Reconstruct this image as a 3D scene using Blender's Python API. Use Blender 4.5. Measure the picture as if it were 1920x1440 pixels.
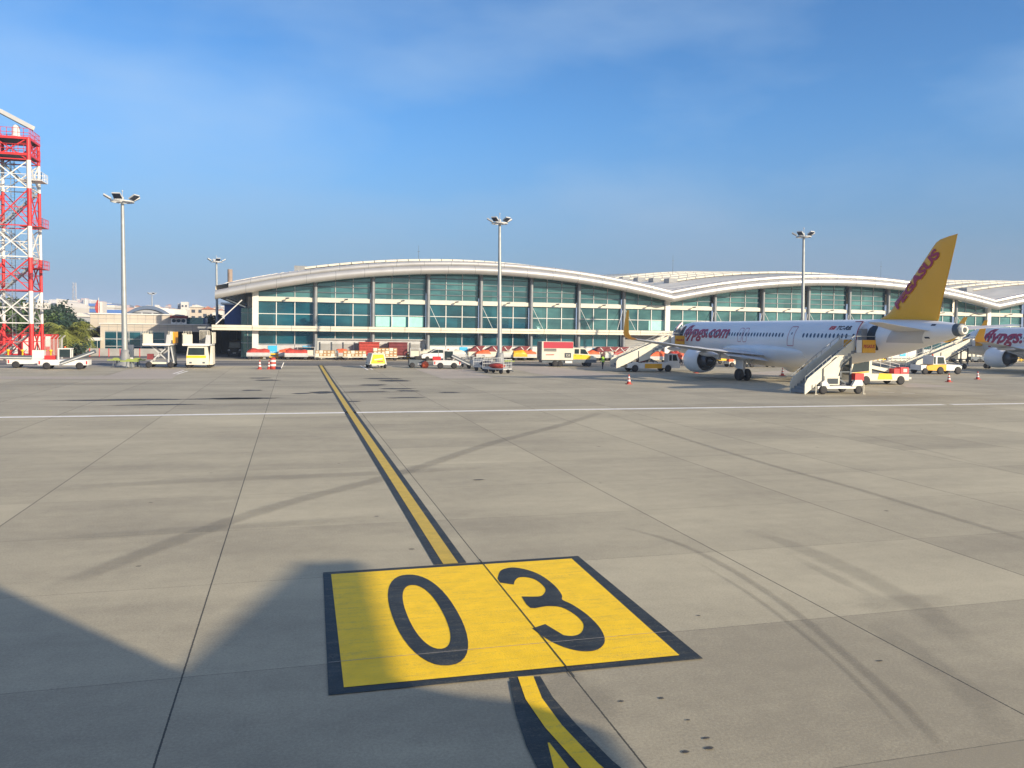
import bpy, bmesh, math, random
from math import sin, cos, tan, pi, sqrt, atan2
from mathutils import Vector, Matrix
random.seed(7)
R = math.radians
for o in list(bpy.data.objects): bpy.data.objects.remove(o, do_unlink=True)
sc = bpy.context.scene
col = sc.collection

# ---------------------------------------------------------------- camera
FPX, YAW, PIT, HOR, ROLL, CAMH = 1519.7, .26461, .031, 618.3, .01338, 4.65
CY = HOR + FPX*tan(PIT)
fwd = Vector((sin(YAW)*cos(PIT), cos(YAW)*cos(PIT), -sin(PIT)))
rgt = Vector((cos(YAW), -sin(YAW), 0))
upv = rgt.cross(fwd)
c_, s_ = cos(ROLL), sin(ROLL)
ix = rgt*c_ + upv*s_
iy = -rgt*s_ + upv*c_
cam = bpy.data.cameras.new('camera'); co = bpy.data.objects.new('camera', cam); col.objects.link(co)
cam.sensor_width = 36; cam.lens = FPX/1920*36; cam.shift_y = (CY-720)/1920
cam.clip_start = .2; cam.clip_end = 9000
M = Matrix((ix, iy, -fwd)).transposed().to_4x4(); M.translation = Vector((0, 0, CAMH))
co.matrix_world = M
sc.camera = co
def ray(x, y):
    return ix*(x-960) - iy*(y-CY) + fwd*FPX
def GP(x, y):                       # ground point seen at a place of the photograph
    d = ray(x, y); k = CAMH/-d.z; return (d.x*k, d.y*k)
def FP(x, y, Y):                    # point of the upright plane at depth Y -> (X, Z)
    d = ray(x, y); k = Y/d.y; return (d.x*k, CAMH+d.z*k)
def FX(x, Y): return FP(x, 620, Y)[0]
def FZ(x, y, Y): return FP(x, y, Y)[1]

# ---------------------------------------------------------------- light
SUN = Vector((1.75, -2.3, 1.0)).normalized()
el = math.asin(SUN.z); az = atan2(SUN.x, SUN.y)
w = bpy.data.worlds.new('World'); sc.world = w; w.use_nodes = True
nt = w.node_tree; nt.nodes.clear()
sky = nt.nodes.new('ShaderNodeTexSky'); sky.sky_type = 'NISHITA'; sky.sun_disc = False
sky.sun_elevation = el; sky.sun_rotation = az; sky.air_density = 1.0; sky.dust_density = .7; sky.ozone_density = 3.0
tc = nt.nodes.new('ShaderNodeTexCoord')
hsv = nt.nodes.new('ShaderNodeHueSaturation'); hsv.inputs['Saturation'].default_value = 1.12; hsv.inputs['Value'].default_value = 1.0
mp = nt.nodes.new('ShaderNodeMapping'); mp.inputs['Scale'].default_value = (1.6, 1.6, 4.5); mp.inputs['Location'].default_value = (.7, 2.3, .4)
nz = nt.nodes.new('ShaderNodeTexNoise'); nz.inputs['Scale'].default_value = 1.6; nz.inputs['Detail'].default_value = 5; nz.inputs['Roughness'].default_value = .5
cr = nt.nodes.new('ShaderNodeMapRange'); cr.inputs['From Min'].default_value = .42; cr.inputs['From Max'].default_value = .72; cr.inputs['To Max'].default_value = .40
mx = nt.nodes.new('ShaderNodeMix'); mx.data_type = 'RGBA'; mx.inputs['B'].default_value = (3.3, 4.4, 5.6, 1)
bg = nt.nodes.new('ShaderNodeBackground'); bg.inputs['Strength'].default_value = .11
wo = nt.nodes.new('ShaderNodeOutputWorld')
L = nt.links.new
L(sky.outputs[0], hsv.inputs['Color']); L(tc.outputs['Generated'], mp.inputs['Vector']); L(mp.outputs[0], nz.inputs['Vector'])
L(nz.outputs['Fac'], cr.inputs['Value']); L(cr.outputs[0], mx.inputs['Factor']); tn = nt.nodes.new('ShaderNodeMix'); tn.data_type = 'RGBA'; tn.blend_type = 'MULTIPLY'; tn.inputs['Factor'].default_value = 1; tn.inputs['B'].default_value = (.585, .885, 1.11, 1)
L(hsv.outputs[0], tn.inputs['A']); L(tn.outputs['Result'], mx.inputs['A'])
sz = nt.nodes.new('ShaderNodeSeparateXYZ'); L(tc.outputs['Generated'], sz.inputs[0])
hr = nt.nodes.new('ShaderNodeMapRange'); hr.interpolation_type = 'SMOOTHSTEP'; hr.inputs['From Min'].default_value = -.02; hr.inputs['From Max'].default_value = .27; hr.inputs['To Min'].default_value = .95; hr.inputs['To Max'].default_value = 0
L(sz.outputs[2], hr.inputs['Value'])
hx_ = nt.nodes.new('ShaderNodeMapRange'); hx_.inputs['From Min'].default_value = -.3; hx_.inputs['From Max'].default_value = .7; L(sz.outputs[0], hx_.inputs['Value'])
hc = nt.nodes.new('ShaderNodeMix'); hc.data_type = 'RGBA'; hc.inputs['A'].default_value = (1.3, 2.0, 3.2, 1); hc.inputs['B'].default_value = (1.0, 1.28, 1.95, 1); L(hx_.outputs[0], hc.inputs['Factor'])
hm_ = nt.nodes.new('ShaderNodeMix'); hm_.data_type = 'RGBA'; L(hr.outputs[0], hm_.inputs['Factor']); L(mx.outputs['Result'], hm_.inputs['A']); L(hc.outputs['Result'], hm_.inputs['B'])
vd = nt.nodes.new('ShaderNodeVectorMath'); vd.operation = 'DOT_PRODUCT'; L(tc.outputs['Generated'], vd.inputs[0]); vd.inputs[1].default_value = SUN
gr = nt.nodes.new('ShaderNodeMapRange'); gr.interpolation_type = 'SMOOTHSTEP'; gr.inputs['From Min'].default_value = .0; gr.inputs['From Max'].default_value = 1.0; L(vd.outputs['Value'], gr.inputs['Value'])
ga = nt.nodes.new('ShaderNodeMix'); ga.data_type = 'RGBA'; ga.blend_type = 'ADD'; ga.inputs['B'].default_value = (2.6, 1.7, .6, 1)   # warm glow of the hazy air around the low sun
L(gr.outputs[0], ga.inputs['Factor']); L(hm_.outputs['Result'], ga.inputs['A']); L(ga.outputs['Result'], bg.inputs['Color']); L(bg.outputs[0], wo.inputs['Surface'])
sl = bpy.data.lights.new('sun', 'SUN'); so = bpy.data.objects.new('sun', sl); col.objects.link(so)
sl.energy = 5.0; sl.angle = R(.55); sl.color = (1.0, .84, .62)
so.rotation_euler = SUN.to_track_quat('Z', 'Y').to_euler()
sc.view_settings.view_transform = 'Standard'; sc.view_settings.look = 'None'
sc.view_settings.exposure = .55; sc.view_settings.gamma = 1

# ---------------------------------------------------------------- materials
def ramp_noise(nt, scale, detail=4, vec=None, rough=.55):
    n = nt.nodes.new('ShaderNodeTexNoise'); n.inputs['Scale'].default_value = scale; n.inputs['Detail'].default_value = detail
    n.inputs['Roughness'].default_value = rough
    if vec: nt.links.new(vec, n.inputs['Vector'])
    return n.outputs['Fac']
def mat(name, c, rough=.6, metal=0., var=.12, scale=1.5, bump=0., bscale=20, spec=.5, emit=None):
    m = bpy.data.materials.new(name); m.use_nodes = True
    nt = m.node_tree; b = nt.nodes['Principled BSDF']
    b.inputs['Roughness'].default_value = rough; b.inputs['Metallic'].default_value = metal
    b.inputs['Specular IOR Level'].default_value = spec
    tc = nt.nodes.new('ShaderNodeTexCoord')
    f = ramp_noise(nt, scale, 5, tc.outputs['Object'])
    mr = nt.nodes.new('ShaderNodeMapRange'); mr.inputs['From Min'].default_value = .3; mr.inputs['From Max'].default_value = .7
    mr.inputs['To Min'].default_value = 1-var; mr.inputs['To Max'].default_value = 1+var
    nt.links.new(f, mr.inputs['Value'])
    mu = nt.nodes.new('ShaderNodeMix'); mu.data_type = 'RGBA'; mu.blend_type = 'MULTIPLY'; mu.inputs['Factor'].default_value = 1
    mu.inputs['A'].default_value = (*c, 1)
    nt.links.new(mr.outputs[0], mu.inputs['B']); nt.links.new(mu.outputs['Result'], b.inputs['Base Color'])
    if bump:
        f2 = ramp_noise(nt, bscale, 3, tc.outputs['Object'])
        bn = nt.nodes.new('ShaderNodeBump'); bn.inputs['Strength'].default_value = bump; bn.inputs['Distance'].default_value = .02
        nt.links.new(f2, bn.inputs['Height']); nt.links.new(bn.outputs[0], b.inputs['Normal'])
    if emit:
        b.inputs['Emission Color'].default_value = (*emit, 1); b.inputs['Emission Strength'].default_value = 1
    return m
W_ = dict(
 white=mat('white_paint', (.66, .65, .62), .45, var=.05, scale=.8),
 cream=mat('cream_paint', (.62, .585, .48), .5, var=.1, scale=.7),
 alu=mat('silver_cladding', (.50, .495, .48), .34, .5, var=.07, scale=.5),
 roof=mat('roof_sheet', (.90, .82, .68), .5, var=.07, scale=.25),
 steel=mat('galvanised_steel', (.34, .36, .36), .5, .4, var=.12, scale=2),
 dsteel=mat('dark_steel', (.10, .12, .14), .5, .3, var=.15),
 black=mat('black_rubber', (.018, .018, .02), .75, var=.2),
 dark=mat('dark_void', (.015, .03, .045), .6, var=.2),
 glass=None,
 red=mat('red_paint', (.55, .03, .03), .45, var=.1),
 maroon=mat('maroon_tarp', (.16, .025, .03), .7, var=.3, bump=.5, bscale=5),
 orange=mat('orange_net', (.75, .12, .04), .7, var=.3, scale=6, bump=.6, bscale=8),
 redtarp=mat('red_tarp', (.40, .045, .03), .7, var=.25, scale=3, bump=.5, bscale=6),
 yellow=mat('yellow_paint', (.80, .50, .01), .45, var=.06),
 amber=mat('amber_paint', (.72, .36, .012), .45, var=.08),
 grey=mat('grey_paint', (.22, .23, .24), .55, var=.12),
 lgrey=mat('light_grey_paint', (.45, .46, .46), .55, var=.1),
 blue=mat('blue_paint', (.03, .10, .30), .5, var=.1),
 skyblue=mat('sky_blue_sign', (.04, .42, .72), .5, var=.04),
 card=mat('cardboard', (.42, .26, .13), .8, var=.25, scale=3),
 plywood=mat('weathered_wood', (.30, .15, .10), .8, var=.3, scale=3),
 beige=mat('beige_stone', (.47, .42, .35), .75, var=.06, scale=.6, bump=.2),
 concw=mat('grey_concrete_wall', (.30, .30, .29), .8, var=.12, scale=.8),
 crimson=mat('crimson_paint', (.42, .02, .04), .5, var=.05), colgrey=mat('column_grey', (.20, .215, .23), .45, .3), rust=mat('rusty_steel', (.26, .20, .16), .7, var=.35),
 skin=mat('skin', (.40, .22, .15), .6), hivis=mat('hi_vis_green', (.42, .75, .04), .6), green=mat('faded_green_paint', (.26, .32, .08), .7), navy=mat('navy_cloth', (.015, .02, .05), .8),
 orv=mat('hi_vis_orange', (.85, .10, .03), .6), hair=mat('dark_hair', (.02, .015, .01), .8),
 magenta=mat('magenta_paint', (.38, .012, .062), .4, var=.04),
 plane=mat('aircraft_white', (.82, .82, .82), .28, var=.025, scale=.4),
 fin=mat('fin_orange', (.88, .42, .01), .35, var=.03, scale=.3),
 win=mat('cabin_window', (.03, .06, .12), .2),
 nozzle=mat('engine_core_metal', (.10, .10, .11), .4, .7),
 wingm=mat('wing_grey', (.50, .51, .53), .4, var=.05, scale=.5),
 bark=mat('bark', (.10, .07, .05), .9, var=.3), 
 blind=mat('pale_blind', (.30, .62, .55), .6, var=.1),
 lamp=mat('lamp_lens', (.03, .04, .07), .2),
 )
def glassmat(name, c, rough=.06):
    m = bpy.data.materials.new(name); m.use_nodes = True; nt = m.node_tree; b = nt.nodes['Principled BSDF']
    tc = nt.nodes.new('ShaderNodeTexCoord')
    mp = nt.nodes.new('ShaderNodeMapping'); mp.inputs['Scale'].default_value = (.12, .12, .35); nt.links.new(tc.outputs['Object'], mp.inputs['Vector'])
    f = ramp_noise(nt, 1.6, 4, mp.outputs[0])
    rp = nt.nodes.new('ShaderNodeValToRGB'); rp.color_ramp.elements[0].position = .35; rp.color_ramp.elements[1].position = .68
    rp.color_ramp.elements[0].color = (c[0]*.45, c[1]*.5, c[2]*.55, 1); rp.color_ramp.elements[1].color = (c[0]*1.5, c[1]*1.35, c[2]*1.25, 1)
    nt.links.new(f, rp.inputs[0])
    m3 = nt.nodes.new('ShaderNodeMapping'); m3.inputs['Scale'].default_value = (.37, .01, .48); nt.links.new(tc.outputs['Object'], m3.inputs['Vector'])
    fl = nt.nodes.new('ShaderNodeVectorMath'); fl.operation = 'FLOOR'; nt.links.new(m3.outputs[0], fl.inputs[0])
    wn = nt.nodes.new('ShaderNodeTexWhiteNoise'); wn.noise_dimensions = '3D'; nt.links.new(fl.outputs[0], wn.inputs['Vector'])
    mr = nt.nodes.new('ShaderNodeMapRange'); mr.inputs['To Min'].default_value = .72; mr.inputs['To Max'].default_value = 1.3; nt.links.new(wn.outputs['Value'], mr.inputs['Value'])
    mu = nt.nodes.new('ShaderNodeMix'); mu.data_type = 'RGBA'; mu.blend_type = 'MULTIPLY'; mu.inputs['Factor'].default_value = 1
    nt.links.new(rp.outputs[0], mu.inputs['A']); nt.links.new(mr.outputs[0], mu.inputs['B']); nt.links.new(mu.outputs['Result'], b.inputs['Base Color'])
    b.inputs['Roughness'].default_value = rough; b.inputs['IOR'].default_value = 2.1
    b.inputs['Specular Tint'].default_value = (.6, .95, .95, 1)
    wv = nt.nodes.new('ShaderNodeTexNoise'); wv.inputs['Scale'].default_value = .35; nt.links.new(tc.outputs['Object'], wv.inputs['Vector'])
    bn = nt.nodes.new('ShaderNodeBump'); bn.inputs['Strength'].default_value = .05; bn.inputs['Distance'].default_value = .2
    nt.links.new(wv.outputs['Fac'], bn.inputs['Height']); nt.links.new(bn.outputs[0], b.inputs['Normal'])
    return m
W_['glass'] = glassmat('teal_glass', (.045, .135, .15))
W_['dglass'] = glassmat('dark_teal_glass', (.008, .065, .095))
W_['autoglass'] = mat('vehicle_glass', (.02, .035, .04), .08, var=.2)
# tinted leaf
def leafmat(name, c):
    m = mat(name, c, .65, var=.45, scale=.5); return m
W_['leaf'] = leafmat('leaf_green', (.045, .085, .022)); W_['leafd'] = leafmat('leaf_dark', (.022, .05, .03)); W_['palm'] = leafmat('palm_green', (.17, .19, .035))

# ---------------------------------------------------------------- mesh helpers
class MB:
    def __init__(s): s.v = []; s.f = []; s.m = []; s.cur = 0; s.smooth = set()
    def add(s, vs, fs, smooth=False):
        n = len(s.v); s.v += [tuple(v) for v in vs]
        for f in fs:
            if smooth: s.smooth.add(len(s.f))
            s.f.append([i+n for i in f]); s.m.append(s.cur)
        return s
    def mi(s, i): s.cur = i; return s
    def box(s, x0, x1, y0, y1, z0, z1, M=None):
        vs = [Vector((x, y, z)) for x in (x0, x1) for y in (y0, y1) for z in (z0, z1)]
        if M: vs = [M @ v for v in vs]
        return s.add(vs, [(0,1,3,2), (4,6,7,5), (0,4,5,1), (2,3,7,6), (0,2,6,4), (1,5,7,3)])
    def bar(s, a, b, w, h=None):
        a, b = Vector(a), Vector(b); d = b-a; L = d.length
        if L < 1e-6: return s
        q = d.to_track_quat('X', 'Z').to_matrix().to_4x4(); q.translation = a; h = h or w
        return s.box(0, L, -w/2, w/2, -h/2, h/2, q)
    def tube(s, a, b, r, r2=None, n=10, cap=True):
        a, b = Vector(a), Vector(b); r2 = r if r2 is None else r2
        q = (b-a).to_track_quat('Z', 'X').to_matrix()
        vs = []
        for p, rr in ((a, r), (b, r2)):
            for i in range(n): vs.append(p + q @ Vector((rr*cos(2*pi*i/n), rr*sin(2*pi*i/n), 0)))
        s.add(vs, [(i, (i+1) % n, n+(i+1) % n, n+i) for i in range(n)], True)
        if cap: s.add([vs[i] for i in range(2*n)], [list(range(n))[::-1], list(range(n, 2*n))])
        return s
    def rings(s, rs, closed=True, cap=True, smooth=True):
        n = len(rs[0]); vs = [v for r in rs for v in r]; fs = []
        for k in range(len(rs)-1):
            for i in range(n if closed else n-1):
                j = (i+1) % n; fs.append((k*n+i, k*n+j, (k+1)*n+j, (k+1)*n+i))
        s.add(vs, fs, smooth)
        if cap: s.add(rs[0]+rs[-1], [list(range(n))[::-1], list(range(n, 2*n))])
        return s
    def lathe(s, prof, axis_o=(0,0,0), axis='Z', n=20):
        rs = []
        for (r, h) in prof:
            ring = []
            for i in range(n):
                a = 2*pi*i/n; u, v = r*cos(a), r*sin(a)
                p = (u, v, h) if axis == 'Z' else ((u, h, v) if axis == 'Y' else (h, u, v))
                ring.append(Vector(p)+Vector(axis_o))
            rs.append(ring)
        return s.rings(rs)
    def prism(s, poly, a0, a1, axis='Y', M=None):
        n = len(poly); vs = []
        for t in (a0, a1):
            for (u, v) in poly:
                p = Vector((u, t, v)) if axis == 'Y' else (Vector((t, u, v)) if axis == 'X' else Vector((u, v, t)))
                vs.append(M @ p if M else p)
        return s.add(vs, [list(range(n)), list(range(n, 2*n))[::-1]] + [(i, i+n, (i+1) % n+n, (i+1) % n) for i in range(n)])
    def mesh(s, name, mats):
        me = bpy.data.meshes.new(name); me.from_pydata(s.v, [], s.f); me.update()
        if not isinstance(mats, (list, tuple)): mats = [mats]
        for m in mats: me.materials.append(W_[m] if isinstance(m, str) else m)
        for i, p in enumerate(me.polygons):
            p.material_index = s.m[i]; p.use_smooth = i in s.smooth
        bm = bmesh.new(); bm.from_mesh(me); bmesh.ops.recalc_face_normals(bm, faces=bm.faces); bm.to_mesh(me); bm.free()
        return me
    def build(s, name, mats, parent=None, loc=(0,0,0), rot=None):
        o = bpy.data.objects.new(name, s.mesh(name, mats)); col.objects.link(o); o.location = loc
        if rot is not None: o.rotation_euler = (0, 0, rot)
        if parent: o.parent = parent
        return o
def B(): return MB()
def tag(o, label, cat, group=None):
    o['label'] = label; o['category'] = cat
    if group: o['group'] = group
    return o
def struct(o): o['kind'] = 'structure'; return o
def thing(name, label, cat, loc=(0,0,0), rz=0, group=None):
    o = bpy.data.objects.new(name, None); col.objects.link(o); o.location = loc; o.rotation_euler = (0, 0, rz); o.empty_display_size = .2
    return tag(o, label, cat, group)
def kids(o): return [c for c in bpy.data.objects if c.parent == o]
def copy_tree(o, parent=None):
    c = o.copy(); col.objects.link(c); c.parent = parent
    for ch in kids(o): copy_tree(ch, c)
    return c
def clone(o, loc, rz, label, group=None):
    c = copy_tree(o); c.location = loc; c.rotation_euler = (0, 0, rz); c['label'] = label
    if group: c['group'] = group
    return c
_wc = {}
def wheel(parent, x, y, r, w, rim='white', n=16):
    """wheel with its axle along local y, centre at height r"""
    k = (r, w, rim, n)
    if k not in _wc:
        t = B().lathe([(r*.55, -w/2), (r*.93, -w/2), (r, -w*.3), (r, w*.3), (r*.93, w/2), (r*.55, w/2)], axis='Y', n=n).mesh('wheel', 'black')
        q = B().lathe([(.01, -w*.42), (r*.35, -w*.38), (r*.58, -w*.5), (r*.58, w*.5), (r*.35, w*.38), (.01, w*.42)], axis='Y', n=n).mesh('rim', rim)
        _wc[k] = (t, q)
    a = bpy.data.objects.new('wheel', _wc[k][0]); b = bpy.data.objects.new('rim', _wc[k][1])
    col.objects.link(a); col.objects.link(b); a.parent = parent; b.parent = a; a.location = (x, y, r)
    return a
def text_polys(s, size=1, shear=0, bold=0., spacing=1.):
    """outline faces of a word, lying in its own (u, v) plane"""
    cu = bpy.data.curves.new('t', 'FONT'); cu.body = s; cu.size = size; cu.shear = shear; cu.offset = bold; cu.resolution_u = 3; cu.space_character = spacing
    ob = bpy.data.objects.new('t', cu); col.objects.link(ob)
    dg = bpy.context.evaluated_depsgraph_get(); me = bpy.data.meshes.new_from_object(ob.evaluated_get(dg))
    bpy.data.objects.remove(ob); bpy.data.curves.remove(cu)
    return me
def text_obj(name, s, fn, material, parent, size=1, shear=0, bold=0., cuts=(), spacing=1., flip=False, height=None, width=None):
    me = text_polys(s, size, shear, bold, spacing)
    bm = bmesh.new(); bm.from_mesh(me)
    xs = [v.co.x for v in bm.verts]; ys = [v.co.y for v in bm.verts]
    x0, x1, y0, y1 = min(xs), max(xs), min(ys), max(ys)
    for v in bm.verts:
        if width: v.co.x = (v.co.x-x0)/(x1-x0)*width
        if height: v.co.y = (v.co.y-y0)/(y1-y0)*height
    for c in cuts:
        bmesh.ops.bisect_plane(bm, geom=bm.verts[:]+bm.edges[:]+bm.faces[:], plane_co=(0, c, 0), plane_no=(0, 1, 0))
    for v in bm.verts: v.co = Vector(fn(v.co.x, v.co.y))
    bm.to_mesh(me); bm.free(); me.materials.clear(); me.materials.append(W_[material]); me.name = name
    o = bpy.data.objects.new(name, me); col.objects.link(o)
    if parent: o.parent = parent
    return o

# ---------------------------------------------------------------- ground
def ground_mat(name, base, dark, joints=False, jx=(3.66, 5.05), jy=(11.33, 4.0), tint=(1, .97, .9), scale=1.):
    m = bpy.data.materials.new(name); m.use_nodes = True; nt = m.node_tree; N = nt.nodes.new; Lk = nt.links.new
    b = nt.nodes['Principled BSDF']; b.inputs['Roughness'].default_value = .78; b.inputs['Specular IOR Level'].default_value = .3
    tc = N('ShaderNodeTexCoord'); ob = tc.outputs['Object']
    f1 = ramp_noise(nt, .16*scale, 6, ob, .6)
    st = N('ShaderNodeMapping'); st.inputs['Scale'].default_value = (.12, .5, 1); st.inputs['Rotation'].default_value = (0, 0, .06); Lk(ob, st.inputs['Vector'])
    f2 = ramp_noise(nt, .9*scale, 6, st.outputs[0], .65)
    f3 = ramp_noise(nt, 26, 4, ob, .7); f4 = ramp_noise(nt, 2.2, 5, ob, .7)
    def mth(op, a, bb=None, clamp=False):
        n = N('ShaderNodeMath'); n.operation = op; n.use_clamp = clamp
        for i, q in enumerate((a, bb)):
            if q is None: continue
            if isinstance(q, (int, float)): n.inputs[i].default_value = q
            else: Lk(q, n.inputs[i])
        return n.outputs[0]
    v = mth('ADD', mth('MULTIPLY', mth('SUBTRACT', f1, .5), .9), mth('MULTIPLY', mth('SUBTRACT', f2, .5), .8))
    v = mth('ADD', v, mth('MULTIPLY', mth('SUBTRACT', f4, .5), .45))
    f6 = ramp_noise(nt, 90, 3, ob, .8)
    v = mth('ADD', v, mth('ADD', mth('MULTIPLY', mth('SUBTRACT', f3, .5), 1.0), mth('MULTIPLY', mth('SUBTRACT', f6, .5), .9)))
    if joints:
        sx = N('ShaderNodeSeparateXYZ'); Lk(ob, sx.inputs[0])
        u = mth('DIVIDE', mth('SUBTRACT', sx.outputs[0], jx[0]), jx[1]); t = mth('DIVIDE', mth('SUBTRACT', sx.outputs[1], jy[0]), jy[1])
        cb = N('ShaderNodeCombineXYZ'); Lk(mth('FLOOR', u), cb.inputs[0]); Lk(mth('FLOOR', t), cb.inputs[1])
        wn = N('ShaderNodeTexWhiteNoise'); wn.noise_dimensions = '2D'; Lk(cb.outputs[0], wn.inputs['Vector'])
        v = mth('ADD', v, mth('MULTIPLY', mth('SUBTRACT', wn.outputs['Value'], .5), .27))
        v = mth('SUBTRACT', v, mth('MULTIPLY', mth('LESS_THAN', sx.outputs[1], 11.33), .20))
    v = mth('ADD', mth('MULTIPLY', v, 1.35), .52, True)
    mix = N('ShaderNodeMix'); mix.data_type = 'RGBA'; mix.inputs['A'].default_value = (*dark, 1); mix.inputs['B'].default_value = (*base, 1)
    Lk(v, mix.inputs['Factor']); out = mix.outputs['Result']
    # small dark pits and spots
    vo = N('ShaderNodeTexVoronoi'); vo.inputs['Scale'].default_value = .55; Lk(ob, vo.inputs['Vector'])
    wob = mth('ADD', vo.outputs['Distance'], mth('MULTIPLY', f4, .06))
    spot = mth('LESS_THAN', wob, .062); 
    m2 = N('ShaderNodeMix'); m2.data_type = 'RGBA'; m2.inputs['B'].default_value = (dark[0]*.35, dark[1]*.35, dark[2]*.35, 1)
    Lk(mth('MULTIPLY', spot, .65), m2.inputs['Factor']); Lk(out, m2.inputs['A']); out = m2.outputs['Result']
    if joints:
        def line(q, per, wdt):
            fr = mth('FRACT', mth('ADD', q, .5)); d = mth('MULTIPLY', mth('ABSOLUTE', mth('SUBTRACT', fr, .5)), per)
            return mth('LESS_THAN', mth('ADD', d, mth('MULTIPLY', mth('SUBTRACT', f3, .5), wdt*.8)), wdt/2)
        jt = mth('MAXIMUM', mth('MULTIPLY', line(u, jx[1], .024), .85), mth('MULTIPLY', line(t, jy[1], .016), .42))
        m3 = N('ShaderNodeMix'); m3.data_type = 'RGBA'; m3.inputs['B'].default_value = (.03, .03, .028, 1)
        Lk(jt, m3.inputs['Factor']); Lk(out, m3.inputs['A']); out = m3.outputs['Result']
    Lk(out, b.inputs['Base Color'])
    bn = N('ShaderNodeBump'); bn.inputs['Strength'].default_value = .35; bn.inputs['Distance'].default_value = .01; Lk(f3, bn.inputs['Height']); Lk(bn.outputs[0], b.inputs['Normal'])
    return m
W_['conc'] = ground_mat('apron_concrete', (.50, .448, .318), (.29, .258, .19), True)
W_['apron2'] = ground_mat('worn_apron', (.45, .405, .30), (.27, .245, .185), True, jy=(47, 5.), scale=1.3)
W_['patch'] = ground_mat('pale_concrete', (.47, .41, .34), (.34, .30, .25), False)
W_['asph'] = ground_mat('asphalt', (.16, .155, .15), (.10, .10, .10), False)
W_['strip'] = ground_mat('road_strip', (.42, .385, .33), (.30, .28, .25), False)
W_['far'] = mat('far_land', (.10, .10, .07), .9, var=.4, scale=.02)
W_['dry'] = mat('dry_grass', (.20, .16, .07), .9, var=.3, scale=1.5)
def sheet(name, poly, z, m, st=True):
    o = B().add([(x, y, z) for x, y in poly], [list(range(len(poly)))]).build(name, m)
    if st: struct(o)
    return o
sheet('ground', [(-4000, -600), (4500, -600), (4500, 5200), (-4000, 5200)], -.02, 'far')
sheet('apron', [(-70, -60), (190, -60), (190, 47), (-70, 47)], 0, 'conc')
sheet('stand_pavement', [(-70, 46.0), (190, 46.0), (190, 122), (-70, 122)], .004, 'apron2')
sheet('pavement', [(-70, 121.9), (190, 121.9), (190, 200), (-70, 200)], .006, 'asph')
sheet('service_road', [(-70, 100.5), (190, 100.5), (190, 113), (-70, 113)], .008, 'asph')
sheet('road_edge', [(-70, 99.4), (60, 99.4), (60, 100.5), (-70, 100.5)], .012, 'strip')
sheet('road_edge', [(-70, 108.2), (190, 108.2), (190, 109.3), (-70, 109.3)], .012, 'strip')
sheet('road_edge', [(-70, 113), (190, 113), (190, 115.2), (-70, 115.2)], .012, 'strip')
P = lambda pts: [GP(*p) for p in pts]
sheet('concrete_patch', P([(-60, 706), (160, 706), (205, 704), (240, 692.5), (348, 692), (322, 710.5), (175, 711), (-60, 711)]), .012, 'patch')
sheet('concrete_patch', P([(777, 692), (880, 692.5), (925, 709), (830, 710)]), .012, 'patch')
sheet('concrete_patch', P([(940, 687), (1018, 686.5), (1090, 695), (1167, 703), (1045, 706.5), (1000, 700)]), .012, 'patch')
sheet('concrete_patch', P([(1705, 718), (1795, 726), (1700, 726), (1690, 722)]), .012, 'patch')
sheet('concrete_patch', P([(1390, 700), (1478, 694), (1480, 699), (1460, 706)]), .012, 'patch')
sheet('grass_verge', [(-80, 128), (-27.5, 128), (-27.5, 200), (-80, 200)], .012, 'dry')
def curvepts(pts, k=4):
    pts = [Vector(p) for p in pts]; out = []
    for i in range(len(pts)-1):
        p0, p1, p2, p3 = pts[max(i-1, 0)], pts[i], pts[i+1], pts[min(i+2, len(pts)-1)]
        for j in range(k):
            t = j/k; out.append(.5*((2*p1)+(p2-p0)*t+(2*p0-5*p1+4*p2-p3)*t*t+(3*p1-p0-3*p2+p3)*t**3))
    return out+[pts[-1]]
# markings
def paint(name, c, wear=.12, sc_=3.):
    m = mat(name, c, .6, var=wear, scale=sc_, bump=.25, bscale=40); nt = m.node_tree; b = nt.nodes['Principled BSDF']
    src = b.inputs['Base Color'].links[0].from_socket
    tc = nt.nodes.new('ShaderNodeTexCoord'); mp = nt.nodes.new('ShaderNodeMapping'); mp.inputs['Scale'].default_value = (.6, 7, 1); nt.links.new(tc.outputs['Object'], mp.inputs['Vector'])
    f = ramp_noise(nt, 1.2, 6, mp.outputs[0], .7); f5 = ramp_noise(nt, 30, 4, tc.outputs['Object'], .8)
    ad = nt.nodes.new('ShaderNodeMath'); ad.operation = 'ADD'; nt.links.new(f, ad.inputs[0]); nt.links.new(f5, ad.inputs[1])
    mr = nt.nodes.new('ShaderNodeMapRange'); mr.inputs['From Min'].default_value = 1.02; mr.inputs['From Max'].default_value = 1.36; mr.inputs['To Max'].default_value = .5
    nt.links.new(ad.outputs[0], mr.inputs['Value'])
    mx = nt.nodes.new('ShaderNodeMix'); mx.data_type = 'RGBA'; mx.inputs['B'].default_value = (.22, .19, .12, 1)
    nt.links.new(mr.outputs[0], mx.inputs['Factor']); nt.links.new(src, mx.inputs['A']); nt.links.new(mx.outputs['Result'], b.inputs['Base Color'])
    return m
W_['pyel'] = paint('yellow_marking_paint', (.95, .60, .004), .08); W_['pblk'] = paint('black_marking_paint', (.022, .026, .026), .4); W_['pwht'] = paint('white_marking_paint', (.85, .83, .78))
W_['pyel2'] = paint('faded_yellow_marking_paint', (.55, .38, .05))
def marking(name, polys, z, m):
    b = B()
    for p in polys: b.add([(x, y, z) for x, y in p], [list(range(len(p)))])
    return struct(b.build(name, m))
marking('stand_marking_border', [[(.46, 10.33), (5.66, 10.27), (5.70, 15.62), (.58, 15.60)]], .012, 'pblk')
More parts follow.
